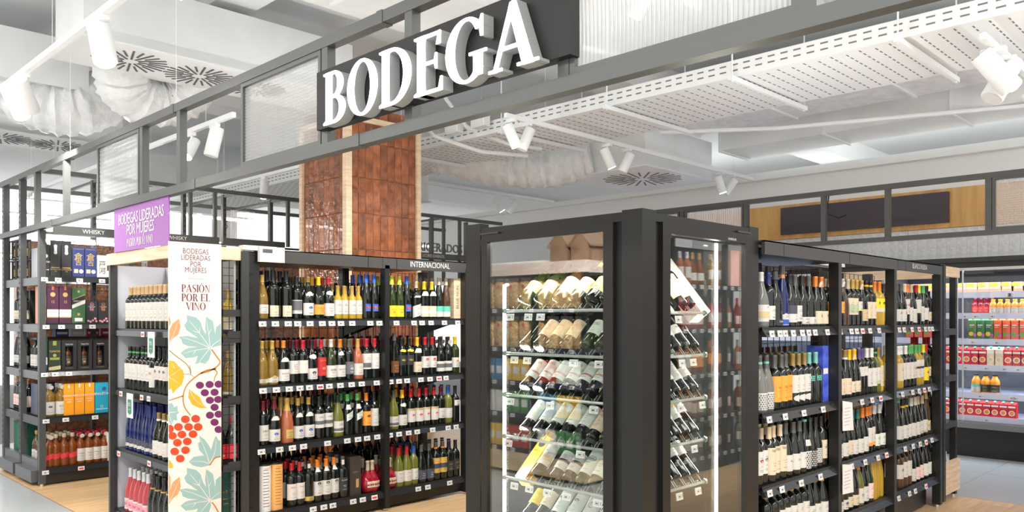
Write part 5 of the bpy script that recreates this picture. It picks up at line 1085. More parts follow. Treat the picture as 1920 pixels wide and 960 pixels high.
for y0_, y1_ in ((YW_ + .05, 8.26), (8.34, 8.83)):
    under(g5, obj('base_foot', MB().box(XW - .07, XW + .0, y0_, y1_, .03, .13), GREY)); under(g5, obj('base_panel', MB().box(XW - .02, XW + .01, y0_, y1_, .13, .21), GREY))
under(g5, obj('kick_plate', MB().box(XW + .03, XWE, YW_ + .02, YW_ + .04, .01, .1), mat((.03, .026, .025), .4, name='brown black kick'))); 
U(g5, wires, XW + .1, XWE, .2, 1.8, 8.32, .09)
DB = mat((.022, .022, .024), .4, name='black carton 2'); GOLDP = mat((.55, .38, .12), .35, name='gold foil print')
NAVY = mat((.03, .045, .17), .45, name='navy carton'); COP = mat((.62, .25, .15), .4, name='copper carton'); PRP = mat((.075, .02, .05), .4, name='plum carton'); GRN = mat((.05, .14, .05), .45, name='green carton'); ORC = mat((.90, .33, .01), .45, name='orange carton'); BLC = mat((.02, .33, .5), .45, name='cyan carton'); DGN = mat((.025, .035, .022), .45, name='dark green carton')
PKP = mat((.75, .30, .36), .5, name='pink print')
GW = 'whisky cartons on the whisky shelving'
def wc(k, p0, p1, h, lab, col, prints, d=.095, dy=.02, name='whisky_carton', cat='box'):
    Y = YW_ + dy; return carton(name, lab + ' on %s whisky shelf' % (['top', 'second', 'third', 'fourth', 'bottom'][k]), on_y(p0, Y), on_y(p1, Y), Y, d, ZW[k], h, col, prints, GW, cat=cat)
wc(0, 76, 93, .275, 'black carton with white stag print at left end', DB, [('txt', 'DALMORE', .45, .022, PAPER), ('disc', .55, .64, .018, PAPER), ('rect', .05, .95, .2, .215, PAPER), ('txt', '15', .12, .02, PAPER)])
P_ = [('rect', .36, .64, .66, .84, PAPER), ('disc', .5, .84, .014, PAPER), ('disc', .5, .66, .014, PAPER), ('rect', .1, .9, .24, .26, GOLDP), ('txt', 'LAGAVULIN', .20, .02, GOLDP), ('txt', '16', .15, .025, GOLDP)]
wc(0, 94, 114, .315, 'left of two tall black cartons with white oval', DB, P_); wc(0, 115, 134, .315, 'right of two tall black cartons with white oval', DB, P_)
P_ = [('txt', '倉', .66, .075, GOLDP, 1), ('txt', '吉', .48, .06, GOLDP, 1), ('rect', .12, .48, .14, .27, mat((.6, .48, .3), .5, name='stamp')), ('disc', .74, .2, .018, PAPER), ('txt', 'THE KURAYOSHI', .93, .013, GOLDP)]
wc(0, 136, 158, .268, 'left of two navy cartons with gold characters', NAVY, P_); wc(0, 159, 181, .268, 'right of two navy cartons with gold characters', NAVY, P_)
wc(0, 182, 201, .205, 'white carton with black brush characters', PAPER, [('txt', '戸', .6, .06, INK, 1), ('txt', '河', .3, .06, INK, 1)])
wc(1, 76, 87, .325, 'copper carton with white band', COP, [('rect', 0, 1, .45, .74, mat((.8, .72, .66), .5, name='pale band')), ('rect', 0, 1, .1, .17, PAPER), ('txt', 'ROCKS', .64, .015, INK)])
for i, dd in enumerate((.12, .22)): carton('whisky_carton', ['copper carton second in file behind the front copper one', 'copper carton third in file behind the front copper one'][i], 2.09, 2.16, YW_ + dd, .09, ZW[1], .325, COP, [], GW)
P_ = [('rect', .42, .58, .9, 1, mat((.7, .12, .04), .5, name='red tab')), ('disc', .5, .78, .02, GOLDP), ('txt', '15', .58, .035, GOLDP), ('rect', 0, 1, .19, .38, mat((.78, .74, .72), .5, name='pale band')), ('rect', 0, 1, .16, .19, GOLDP), ('txt', 'Glenfiddich', .3, .018, mat((.3, .2, .25), .5))]
wc(1, 88, 110, .325, 'left of two plum cartons with gold 15', PRP, P_); wc(1, 111, 134, .325, 'right of two plum cartons with gold 15', PRP, P_)
wc(1, 135, 160, .315, 'green carton with white diagonal band', GRN, [('diag', .42, .52, .15, PAPER), ('diag', .54, .66, .15, INK), ('diag', .66, .675, .15, GOLDP), ('txt', 'GREEN LABEL', .63, .018, PAPER), ('rect', .2, .8, .06, .16, PAPER), ('disc', .5, .9, .01, GOLDP), ('disc', .5, .26, .012, GOLDP)])
P_ = lambda k: [('txt', '山', .86, .035, k, 1), ('txt', '桜', .64, .04, k, 1), ('txt', 'YAMAZAKURA', .75, .011, PAPER), ('disc', .2, .12, .009, PKP), ('disc', .4, .08, .01, PKP), ('disc', .6, .14, .009, PKP), ('disc', .8, .22, .01, PKP), ('disc', .9, .1, .009, PKP)]
wc(1, 161, 183, .2, 'left black carton with pink blossom', DB, P_(PKP)); wc(1, 184, 203, .2, 'right black carton with orange blossom sign', DB, P_(mat((.7, .25, .12), .5)))
wc(2, 76, 89, .31, 'dark green tube carton with white band', mat((.02, .09, .055), .45, name='bottle green carton'), [('rect', .4, .75, .88, 1, mat((.7, .12, .04), .5)), ('rect', 0, 1, .18, .38, PAPER), ('txt', '12', .58, .03, GOLDP), ('disc', .5, .76, .016, GOLDP)])
wc(2, 91, 114, .262, 'olive black carton with gold hill print', DGN, [('txt', 'TOMATIN', .64, .024, GOLDP), ('disc', .5, .51, .014, mat((.3, .35, .05), .5, name='lime print')), ('rect', .1, .9, .36, .44, mat((.25, .27, .06), .5, name='olive print')), ('rect', .35, .65, .84, .99, mat((.25, .3, .05), .5, name='lime print')), ('diag', 0, .12, .05, mat((.5, .42, .22), .5, name='hill print'))])
for i, (p0, p1) in enumerate(((115.5, 144), (145.5, 173), (174.5, 202))):
    x0, x1 = on_y(p0, YW_ + .02), on_y(p1, YW_ + .02); lab = ['left', 'middle', 'right'][i] + ' black windowed carton showing a whisky bottle on third whisky shelf'; xm = (x0 + x1) / 2; w_ = (x1 - x0) / 2 - .002
    t = thing('windowed_carton', lab, 'box', (xm, YW_ + .02, ZW[2]), GW); h = .262
    m = MB(); m.box(-w_, -w_ * .55, 0, .1, 0, h).box(w_ * .55, w_, 0, .1, 0, h).box(-w_ * .55, w_ * .55, 0, .1, 0, h * .13).box(-w_ * .55, w_ * .55, 0, .1, h * .8, h).box(-w_ * .55, w_ * .55, .09, .1, h * .13, h * .8); obj('carton', m, DB, t)
    link('lettering', text_mesh('Carta Oro', .018, 0, .8, PAPER), t, (0, -.001, h * .87), (math.pi / 2, 0, 0)); link('lettering', text_mesh('EDICION LIMITADA', .008, 0, .8, GOLDP), t, (0, -.001, h * .07), (math.pi / 2, 0, 0))
    place('whisky_bottle', 'sqr.amd.k.60.k.20.130.txt=DYC.ts=24.tz=60.blob=gold.bz=30', (xm, YW_ + .066, ZW[2] + .036), 0, 'dark whisky bottle inside the %s windowed carton' % ['left', 'middle', 'right'][i], 'bottle').scale = (.82, .82, .66)
for k_, (p0, p1) in enumerate(((119.5, 139), (140, 158), (159, 177))):
    wc(3, p0, p1, .28, ['left', 'middle', 'right'][k_] + ' of three orange cartons', ORC, [('rect', .42, .58, .87, .98, PAPER), ('txt', 'GLENGRANT', .62, .022, PAPER), ('txt', 'ARBORALIS', .5, .014, PAPER), ('rect', .3, .7, .42, .44, PAPER), ('rect', .0, .03, 0, 1, GOLDP), ('rect', .97, 1, 0, 1, GOLDP), ('disc', .5, .78, .01, GOLDP)])
wc(3, 178, 203, .275, 'bright blue carton with white name', BLC, [('txt', 'SINGLETON', .64, .03, PAPER), ('disc', .7, .8, .018, mat((.02, .1, .25), .5)), ('txt', '12', .22, .036, PAPER), ('rect', .1, .95, .13, .15, PAPER)])
wc(4, 200, 214, .25, 'pale carton at right end', PAPER, [])
GB = 'whisky bottles on the whisky shelving'
def wb(k, items, dy=.06, depth=2, lo=XW + .035):
    rowx(items, YW_ + dy, ZW[k], lo, on_y(205, YW_ + dy), 'on %s whisky shelf' % ['top', 'second', 'third', 'fourth', 'bottom'][k], GB, name='whisky_bottle', depth=depth, dstep=.1)
wb(3, [(84, 'whis.gd.si.40.w.20.130.stripe=gd-0-0.blob=k.disc'.replace('.stripe=gd-0-0', '')), (106, 'whis.gd.si.40.w.20.130.txt=長門所.ts=20.disc')])
RL = 'whis.amd.k.40.w.20.135.txt=RED_LABEL.ts=14.tz=74.plain'; RL = 'whis.am.cr.35.red.75.120.diag.txt=RED_LABEL.ts=14.ink=w.tz=50.plain'
DW_ = 'whis.am.r.45.w.30.140.txt=Dewars.ts=17.stripe=am-0-0.disc'.replace('.stripe=am-0-0', '')
wb(4, [(80, RL + '.disc'), (94, RL), (113, RL), (130, RL), (148, DW_), (167, DW_), (186, DW_), (202, DW_)], depth=3)
# goods seen through the open end
def endb(lab, x, y, k, code, n=1): place('whisky_bottle', code, (x, y, ZW[k]), -math.pi / 2 + .5, lab, 'bottle')
for i in range(3):
    for lv in range(2):
        t = thing('caged_bottle_box', 'gold caged bottle pack, %s from left, %s layer, back half of top whisky shelf' % (ORD[i + 1], ['lower', 'upper'][lv]), 'box', (2.12, 8.78 - i * .12, ZW[1] + .41 * 0 + [1.395, 1.395][lv] + .0 - 1.395 + (0 if lv == 0 else .0)), 'caged packs')
        z0_ = ZW[0] - .2 + lv * .19 if False else ZW[0] + lv * .19
        t.location = (2.12, 8.76 - i * .125, z0_)
        w2 = .045; m = MB()
        for a in (-w2, w2):
            for b in (-w2, w2): m.bar((a, b, 0), (a, b, .18), .01)
        for zq in (.005, .175):
            for a in (-w2, w2): m.bar((a, -w2, zq), (a, w2, zq), .01); m.bar((-w2, a, zq), (w2, a, zq), .01)
        obj('cage', m, BLACK, t); obj('flask', MB().lathe([(.03, .012), (.034, .02), (.034, .12), (.015, .14), (.014, .168)], 12), glass_mat('amd'), t, smooth=True); lm = MB(); patch(lm, .035, .03, .1, -180, 60, n=14); obj('label', lm, GOLDP, t)
for i, y in enumerate((8.72, 8.62, 8.52, 8.42)): endb('dark bottle with cream label, %s from left at the open end of second whisky shelf' % ORD[i + 1], 2.13, y, 1, 'bdx.k.k.50.cr.40.120')
for i, y in enumerate((8.74, 8.64, 8.54, 8.44)): endb('slim bottle with pale label, %s from left at the open end of third whisky shelf' % ORD[i + 1], 2.13, y, 2, 'flu.k.si.55.w.40.110')
for i, y in enumerate((8.74, 8.65, 8.56, 8.47, 8.38)): endb('slim bottle with copper cap, %s from left at the open end of fourth shelf' % ORD[i + 1], 2.13, y, 3, 'bdx.k.co.50.lp.40.140')
for i, y in enumerate((8.16, 8.05, 7.95)): endb('brown bottle with white label, %s from left at the open end of bottom shelf' % ORD[i + 1], 2.14, y, 4, 'whis.br.gold.35.w.30.120')
for i, y in enumerate((8.2, 8.1)): endb('black bottle with grey label, %s from left at the open end of third shelf' % ORD[i + 1], 2.14, y, 2, 'whis.k.k.40.w.30.130')
def side_carton(lab, x0, x1, y0, y1, z0, h, col): 
    t = thing('whisky_carton', lab, 'box', ((x0 + x1) / 2, y0, z0)); w_ = (x1 - x0) / 2; obj('carton', MB().box(-w_, w_, 0, y1 - y0, 0, h), col, t); obj('lid_flap', MB().box(-w_ - .001, w_ + .001, -.001, y1 - y0 + .001, h, h + .002), col, t)
side_carton('pale grey carton seen from its side behind the first whisky upright', 2.1, 2.2, 7.98, 8.18, ZW[0], .26, mat((.4, .42, .45), .4, name='grey carton'))
side_carton('dark blue grey crate at the open end of fourth whisky shelf', 2.1, 2.3, 8.0, 8.2, ZW[3], .27, mat((.09, .10, .15), .4, name='slate carton'))
side_carton('green carton at the far open end of bottom whisky shelf', 2.11, 2.3, 8.45, 8.62, ZW[4], .32, mat((.03, .16, .09), .4, name='green carton 2'))
side_carton('second green carton at the far open end of bottom whisky shelf', 2.11, 2.3, 8.64, 8.8, ZW[4], .32, mat((.03, .16, .09), .4, name='green carton 2'))
side_carton('dark box at the open end of top whisky shelf', 2.13, 2.4, 8.35, 8.55, ZW[1], .3, DB)
for i in range(4): carton('spirits_box', 'small %s box, %s from left, deep on third whisky shelf' % (['blue', 'silver', 'red', 'crimson'][i], ORD[i + 1]), 2.25 + i * .13, 2.36 + i * .13, 8.02, .1, ZW[2] + .29, .07, [NAVY, TAGGREY, mat((.5, .02, .03), .4, name='red carton'), mat((.4, .02, .06), .4, name='crimson carton')][i], [('rect', .1, .9, .3, .6, PAPER)])
under(g5, obj('inner_shelf', MB().box(XW + .03, XWE, 7.98, 8.26, ZW[2] + .265, ZW[2] + .285), BLACK))
# WHISKY header rails and rack frame above (Y = 7.72)
fr = thing('rack_frame', 'dark steel rack frame with slotted posts, WHISKY rails and lit tubes', 'frame', (2.1, 7.72, 0))
DF = mat((.075, .078, .075), .4, name='rack header grey')
yb_ = YW_
under(fr, obj('beam', MB().box(2.07, 7.6, yb_ - .02, yb_ + .03, 2.69, 2.73), FRAME)); under(fr, obj('beam', MB().box(2.07, 7.6, 8.87, 8.91, 2.69, 2.73), FRAME))
under(fr, obj('beam', MB().box(2.07, 7.6, yb_ + .0, yb_ + .03, 2.17, 2.19), FRAME))
for x0, x1, txt, px in ((on_y(100, yb_ - .03), on_y(214, yb_ - .03), 'WHISKY', 176), (on_y(306, yb_ - .03), on_y(411, yb_ - .03), 'WHISKY', 333), (on_y(418, yb_ - .03), 4.35, None, 0), (on_y(740, yb_ - .03), on_y(858, yb_ - .03), 'LICORES DIVERSOS', 813), (on_y(862, yb_ - .03), 7.5, 'LICORES', 885)):
    h_ = under(fr, obj('header_panel', MB().box(x0, x1, yb_ - .035, yb_ - .02, 2.172, 2.245), DF))
    if txt: under(fr, front_text(txt, .052, on_y(px, yb_ - .04), yb_ - .037, 2.208, sx=.95 if txt == 'WHISKY' else .8, mat_=PAPER))
for x in (2.56, 3.02, 3.4, 3.82, 4.35, 5.5, 6.0, 6.6, 7.2):
    under(fr, obj('slotted_post', MB().box(x - .018, x + .018, yb_ + .25, yb_ + .3, 0, 2.72), DF))
for px in (357, 403, 540, 810, 832, 862): 
    x = on_y(px, yb_); under(fr, obj('post', MB().box(x - .016, x + .016, yb_ - .015, yb_ + .02, 2.2 if px < 600 else 1.9, 2.7), FRAME))
for x in (2.56, 3.02, 3.82, 4.35, 5.5, 6.6): under(fr, obj('cross_bar', MB().box(x - .012, x + .012, yb_, 8.9, 2.69, 2.715), FRAME))
U(fr, slots_on, [2.56, 3.02, 3.4, 3.82, 5.5, 6.0, 6.6, 7.2], yb_ + .248, .4, 2.65, 'y', .002, .05)
for p0, p1 in ((173, 190), (432, 478)):
    yq = yb_ + .6; x0, x1 = on_y(p0, yq), on_y(p1, yq); g = MB(); n = 60; vs = []
    for i in range(n + 1): vs += [(x0 + (x1 - x0) * i / n, yq - .006 * abs(math.sin(i * math.pi / 5)), 2.15), (x0 + (x1 - x0) * i / n, yq - .006 * abs(math.sin(i * math.pi / 5)), 2.62)]
    g.add(vs, [(2 * i, 2 * i + 1, 2 * i + 3, 2 * i + 2) for i in range(n)]); under(fr, obj('ribbed_pane', g, RIBG))
def led_tube(lab, x0, x1, y, z, r=.014):
    t = thing('led_tube', lab, 'lamp', (x0, y, z), 'lit tubes in the whisky rack'); obj('tube', MB().tube([(0, 0, 0), (x1 - x0, 0, 0)], r, 8), LED, t); obj('tube_holder', MB().box(0, x1 - x0, -.012, .012, r, r + .02), WHITE, t)
    if y > 9:
        for q in (.1, .9): obj('hanging_wire', MB().tube([((x1 - x0) * q, 0, r + .02), ((x1 - x0) * q, 0, 4.3 - z)], .0015, 5), WHITE, t)
for i, (x0, x1, y, z, lab) in enumerate(((2.1, 2.56, 7.95, 2.13, 'lit tube left below the first WHISKY rail'), (2.6, 3.4, 7.95, 2.13, 'lit tube right below the first WHISKY rail'), (3.45, 4.3, 7.95, 2.13, 'lit tube below the second WHISKY rail'), (2.1, 3.0, 8.6, 2.55, 'upper lit tube at the left of the rack'), (3.05, 3.8, 8.6, 2.55, 'upper lit tube at the middle of the rack'), (3.85, 4.6, 8.6, 2.55, 'upper lit tube left of the tiled column'),
        (2.1, 2.7, 10.3, 2.6, 'distant lit tube far left'), (2.8, 3.5, 10.3, 2.6, 'distant lit tube behind the rough pane'), (6.1, 7.3, 8.8, 2.45, 'lit tube above the letters right of the tiled column'), (2.1, 4.4, 11.2, 2.2, 'long distant lit tube at the far left'), (3.9, 5.0, 10.4, 2.45, 'distant lit tube behind the column'))):
    led_tube(lab, x0, x1, y, z)
area('led_tube_light', (2.8, 7.90, 2.11), 1.5, .03, 14, (math.radians(-12), 0, 0))
# grey letters on rail right of column
rs_ = thing('letter_sign', 'standing grey letters on a rail reading REFRIGERADOS right of the tiled column', 'sign', (6.0, 8.3, 2.28))
yl = 8.2; xr = on_y(867, yl); xl = on_y(790, yl); sz = .30
tm = text_mesh('REFRIGERADOS', .165, .01, .86, mat((.22, .23, .23), .4, name='grey letter'), align='RIGHT'); under(rs_, link('letters', tm, None, (xr, yl, 2.37), (math.pi / 2, 0, 0)))
under(rs_, obj('rail', MB().box(xr - 1.35, xr + .05, yl - .01, yl + .01, 2.27, 2.295), DF))
n5 = thing('number_sign', 'white hanging box sign with the number 5 behind the second WHISKY rail', 'sign', (on_y(424, 9.6), 9.6, 2.4)); obj('box', MB().box(-.14, .14, 0, .1, 0, .4), PAPER, n5); link('lettering', text_mesh('5', .14, 0, .8, mat((.25, .25, .25), .5)), n5, (0, -.002, .2), (math.pi / 2, 0, 0)); obj('hanging_wire', MB().tube([(0, .05, .4), (0, .05, 1.9)], .002, 5), WHITE, n5)
# shelving further back seen below the header (closes the view)
BB = mat((.14, .05, .03), .2, name='dim tile')
bt = struct('wall_left', MB().box(2.3, 7.9, 9.5, 9.6, 0, 2.25), noisy('brown tiled wall', (.16, .07, .04), (.3, .14, .08), 26, rough=.1, bump=.5, bscale=30))
# ---------------------------------------------------------------- chilled cabinet on the right (faces -X)
FX = 9.28; fg = thing('fridge_cabinet', 'long open-looking chilled cabinet with glass doors and lit white shelves at the right', 'fridge', (9.7, 3.0, 0))
F0, F1 = .3, 6.6
under(fg, obj('base', MB().box(FX + .03, 10.15, F0, F1, 0, .1).box(FX, 10.15, F0, F1, .1, .36), mat((.012, .012, .013), .3, name='black base')))
under(fg, obj('bumper', MB().box(FX - .02, FX, F0, F1, .30, .36), mat((.25, .25, .26), .3, .5, name='bumper')))
under(fg, obj('back', MB().box(10.05, 10.15, F0, F1, .36, 2.05), mat((.09, .10, .11), .4, name='dark back')))
under(fg, obj('canopy', MB().box(FX, 10.15, F0, F1, 1.95, 2.06).box(FX - .05, 10.15, F0, F1, 2.02, 2.07), mat((.03, .028, .028), .3, name='black canopy')))
under(fg, obj('canopy_trim', MB().box(FX - .012, FX, F0, F1, 1.945, 1.965), mat((.55, .55, .52), .3, .6, name='trim')))
for y in (F0, F1 - .04, 3.35): under(fg, obj('side_wall', MB().box(FX + .02, 10.1, y, y + .03, .36, 1.95), mat((.45, .47, .5), .4, name='side grey')))
FS = [1.745, 1.50, 1.185, .905, .595, .36]; py_ = [(548, 1), (588, 1), (637, 1), (686, 1), (739, 1), (783, 1)]
FXs = 9.42; ZF = [zz(p, FXs, on_x(1860, FXs)) for p, _ in py_]
SHW = mat((.62, .66, .80), .3, name='white shelf front')
for k, z in enumerate(ZF):
    s = under(fg, obj('shelf', MB().box(FXs, 10.05, F0 + .03, F1 - .04, z - .02, z).box(FXs - .012, FXs, F0 + .03, F1 - .04, z - .055, z + .008), SHW))
    for y in [on_x(p, FXs) for p in [(1893, 1896), (1810, 1830, 1862), (1825, 1870), (1812, 1850, 1884, 1910), (1839, 1898, 1905), (1851,)][k]]:
        o_ = link('price_tag', TAGME, s, (FXs - .014, y, z - .03), (0, 0, -math.pi / 2))
    if k < 5: 
        t = thing('led_tube', 'cool lit strip under the %s shelf of the chilled cabinet' % ORD[k + 1], 'lamp', (FXs + .03, F0 + .05, z - .03)); obj('tube', MB().box(-.006, .006, 0, F1 - F0 - .12, -.006, .006), mat((.85, .92, 1), emit=24, name='cool led'), t)
area('fridge_canopy_light', (FX + .12, 3.4, 1.94), .08, 6, 22, col=(.85, .92, 1))
t = thing('led_tube', 'cool lit strip under the canopy of the chilled cabinet', 'lamp', (FX + .12, F0 + .05, 1.946)); obj('housing', MB().box(-.05, .05, 0, 6, 0, .01), PAPER, t)
gd = MB().box(FX + .0, FX + .006, 3.38, F1, .37, 1.94); 
for y0_, y1_ in ((F0 + .05, 1.7), (1.72, 2.56), (2.60, 3.34)):
    d_ = under(fg, obj('door_glass', MB().box(FX + .004, FX + .01, y0_, y1_, .37, 1.94), FRIDGEG)); e = obj('door_edge', MB().box(FX - .002, FX + .014, y0_, y0_ + .012, .37, 1.94).box(FX - .002, FX + .014, y1_ - .012, y1_, .37, 1.94), mat((.6, .62, .64), .3, .5, name='door edge'), d_)
CARTG = mat((.03, .16, .05), .4, name='juice green'); CARTO = mat((.72, .10, .02), .4, name='juice orange'); CARTR = mat((.60, .02, .02), .4, name='soup red'); CRMC = mat((.80, .62, .38), .4, name='soup cream'); YEL = mat((.85, .55, .08), .4, name='yellow print'); TEALC = mat((.02, .3, .2), .4, name='teal cap')
def fcart(lab, y, z, w_, h, col, kind, grp, dy=0):
    t = thing('food_carton', lab, 'carton', (FXs + .03, y, z), grp, -math.pi / 2); a = w_ / 2 - .002
    m = MB().box(-a, a, 0, w_, 0, h * .86); m.add([(-a, 0, h * .86), (a, 0, h * .86), (a, w_, h * .86), (-a, w_, h * .86), (-a, w_ / 2, h), (a, w_ / 2, h)], [(0, 1, 5, 4), (2, 3, 4, 5), (0, 4, 3), (1, 2, 5)]); obj('carton', m, col, t)
    if kind == 'juice':
        obj('fruit_print', MB().tube([(-a * .3, 0, h * .25), (-a * .3, -.001, h * .25)], a * .55, 12), YEL if col is CARTG else mat((.12, .35, .06), .4, name='lime print'), t); obj('fruit_print', MB().tube([(a * .5, 0, h * .2), (a * .5, -.001, h * .2)], a * .4, 12), mat((.6, .1, .35), .4, name='magenta print'), t)
        obj('cap', MB().tube([(0, w_ / 4, h * .9), (0, w_ / 4 - .012, h * .99)], .012, 10), mat((.5, .03, .05), .4, name='red cap'), t); obj('lettering', MB().box(-a * .7, a * .4, -.001, 0, h * .62, h * .66).box(-a * .7, a * .1, -.001, 0, h * .55, h * .57), PAPER, t)
    else:
        obj('bowl_print', MB().tube([(0, 0, h * .32), (0, -.001, h * .32)], a * .72, 16, 0).tube([(0, -.001, h * .32), (0, -.002, h * .32)], a * .52, 16, 1), [PAPER, mat((.80, .25, .03), .4, name='soup print') if col is not CRMC else mat((.75, .6, .3), .4, name='pale soup print')], t)
        obj('lettering', MB().box(-a * .8, a * .8, -.001, 0, h * .66, h * .76), PAPER, t); obj('cap', MB().tube([(0, w_ / 4, h * .9), (0, w_ / 4 - .014, h * 1.0)], .012, 10), TEALC, t)
def yrow(px): return on_x(px, FXs + .03)
HJ = .27
def seqf(pxs, k, w_, h, col, kind, txt, grp):
    for i, p in enumerate(pxs): fcart('%s, %s from left on %s shelf of the chilled cabinet' % (txt, ORD[i + 1], ORD[k + 1]), yrow(p), ZF[k], w_, h, col, kind, grp)
for i, p in enumerate((1700, 1722, 1744, 1775, 1800, 1822, 1843.5, 1866.5, 1888.5, 1908.5, 1930)):
    t = thing('food_box', 'pale orange food box, %s from left on top shelf of the chilled cabinet' % ORD[i + 1], 'box', (FXs + .03, yrow(p), ZF[0]), 'food boxes on the top fridge shelf', -math.pi / 2); obj('carton', MB().box(-.058, .058, 0, .08, 0, .105), mat((.86, .62, .45), .4, name='peach box'), t); obj('printed_panel', MB().box(-.055, .02, -.001, 0, .06, .1), YEL, t); obj('printed_band', MB().box(-.055, .055, -.001, 0, .01, .035), mat((.85, .38, .25), .4, name='coral band'), t)
for i, p in enumerate((1861, 1874.5, 1888, 1902, 1916)): place('juice_bottle', 'juice.or.w.0.w.15.80.stripe=cr-60-100', (FXs + .06, yrow(p), ZF[1]), -math.pi / 2, 'orange juice bottle with white label, %s from left on second fridge shelf' % ORD[i + 1], 'bottle', 'juice bottles on second fridge shelf').scale = (.95, .95, .8)
for i, p in enumerate((1700, 1720, 1815, 1826, 1837, 1848)): place('juice_bottle', 'juice.rd.k.12.r.15.80', (FXs + .30, yrow(p), ZF[1]), -math.pi / 2, 'dark red juice bottle, %s from left set back on second fridge shelf' % ORD[i + 1], 'bottle', 'dark bottles on second fridge shelf')
seqf((1705, 1722, 1739), 2, .078, .23, CARTO, 'juice', 'orange juice carton beyond mesh', 'juice cartons'); seqf((1823.5, 1839, 1855), 2, .088, .235, CARTG, 'juice', 'green juice carton with fruit', 'juice cartons'); seqf((1871, 1887, 1903, 1919), 2, .088, .235, CARTO, 'juice', 'orange-red juice carton with limes', 'juice cartons')
seqf((1700, 1716, 1732, 1748, 1764, 1780, 1796, 1812, 1827.5, 1842), 3, .085, .19, CARTR, 'soup', 'red soup carton', 'soup cartons'); seqf((1857.5, 1872.5), 3, .085, .195, CRMC, 'soup', 'cream soup carton', 'soup cartons'); seqf((1890, 1906, 1922), 3, .088, .195, CARTR, 'soup', 'red soup carton with orange bowl', 'soup cartons')
for i, (p, cd) in enumerate(((1829, 'juice.or.k.18.w.15.85.stripe=te-70-100'), (1847, 'juice.or.k.18.k.15.85'), (1864.5, 'juice.or.k.18.k.15.85'))): place('juice_bottle', cd, (FXs + .06, yrow(p), ZF[4]), -math.pi / 2, ['orange juice bottle with green and white label on fifth fridge shelf', 'left orange juice bottle with black label on fifth fridge shelf', 'right orange juice bottle with black label on fifth fridge shelf'][i], 'bottle').scale = (1.25, 1.25, 1.1)
seqf((1700, 1716, 1732, 1775, 1790, 1804, 1819, 1834.5, 1850, 1865, 1881, 1897), 5, .084, .165, CARTR, 'soup', 'small red gazpacho carton', 'gazpacho cartons')
# ---------------------------------------------------------------- pasta shelving across the left aisle (faces +X), seen mirrored in the left cabinet door
XA = .33; ga0, ga1 = 4.38, 6.6
g6 = thing('shelving_gondola', 'shelving with pine header and pasta bags, mirrored in the left cabinet door', 'shelf', (.1, 5.4, 0))
under(g6, obj('header_board', MB().box(-.3, XA, ga0, ga1, 1.84, 1.945), noisy('pink white pine', (.72, .55, .47), (.86, .72, .64), 5, (1, 1, 8)))); under(g6, obj('base_board', MB().box(-.3, XA + .01, ga0 - .01, ga1, .03, .2), PINE))
under(g6, obj('back_panel', MB().box(-.32, -.28, ga0, ga1, .2, 1.84), BLACK))
for y in (ga0 + .03, 5.0, 5.75, ga1 - .03): under(g6, obj('upright', MB().box(XA - .06, XA - .01, y - .025, y + .025, .2, 1.84), BLACK))
ZA = [1.53, 1.17, .86, .56, .24]
for z in ZA:
    s = under(g6, obj('shelf', MB().box(-.28, XA - .012, ga0 + .01, ga1, z - .03, z).box(XA - .012, XA, ga0, ga1, z - .045, z + .005), mat((.03, .03, .06), .35, name='dark blue shelf')))
    for i in range(9): o_ = link('price_tag', TAGME, s, (XA + .002, ga0 + .15 + i * .24, z - .02), (0, 0, math.pi / 2))
PASTA = noisy('pasta in clear bag', (.55, .27, .08), (1, .75, .38), 45, detail=3, rough=.2, bump=.8, bscale=70, rand=.15, coat=.6)
def bag_mesh(w_, d, h):
    m = MB(); n, k = 8, 6; vs = []
    for j in range(k + 1):
        v = j / k; f = (1 - .12 * (2 * v - 1) ** 4) ; dd = math.sin(math.pi * min(max(v, .04), .9)) ** .35
        for i in range(n):
            a = 2 * math.pi * i / n + .39; vs.append((w_ / 2 * f * max(-1, min(1, 1.35 * math.cos(a))), d / 2 * dd * max(-1, min(1, 1.35 * math.sin(a))), h * v))
    fs = [(j * n + i, j * n + (i + 1) % n, (j + 1) * n + (i + 1) % n, (j + 1) * n + i) for j in range(k) for i in range(n)] + [tuple(range(n))[::-1], tuple(k * n + i for i in range(n))]
    return m.add(vs, fs).mesh('bag', PASTA, True)
BG = bag_mesh(.15, .08, .26); SEAL = MB().box(-.065, .065, -.004, .004, .255, .29).mesh('seal', mat((.75, .72, .68), .3, name='clear film')); RDOT = MB().tube([(0, -.04, .21), (0, -.044, .21)], .016, 12).mesh('round_sticker', mat((.7, .03, .03), .4, name='red sticker'))
n = 0
for k in (0, 1):
    for i in range(13):
        y = ga0 + .12 + i * .165
        t = thing('pasta_bag', 'clear bag of dried pasta with red sticker, %s from near end on %s shelf' % (ORD[i + 1], ['top', 'second'][k]), 'bag', (XA - .09, y, ZA[k]), 'pasta bags on the pine headed shelving', math.pi / 2)
        link('bag', BG, t); link('seal', SEAL, t); link('round_sticker', RDOT, t)
for k, z in enumerate(ZA[2:]):
    for i in range(20):
        y = ga0 + .09 + i * .11; cidx = (i // 3 + k * 2) % 5
        cc = [mat((.75, .76, .70), .4, name='white pack'), mat((.55, .05, .04), .4, name='red pack'), mat((.85, .55, .08), .4, name='yellow pack'), mat((.03, .2, .4), .4, name='blue pack'), mat((.1, .3, .12), .4, name='green pack')][cidx]
        t = thing('food_pack', '%s food pack, %s from near end on %s shelf below the pasta bags' % (['white', 'red', 'yellow', 'blue', 'green'][cidx], ORD[min(i + 1, 20)], ['first', 'second', 'third'][k]), 'box', (XA - .03, y, z), 'food packs below the pasta bags', math.pi / 2)
        obj('carton', MB().box(-.045, .045, 0, .08, 0, .2), cc, t); obj('printed_panel', MB().box(-.035, .035, -.001, 0, .06, .13), PAPER, t)
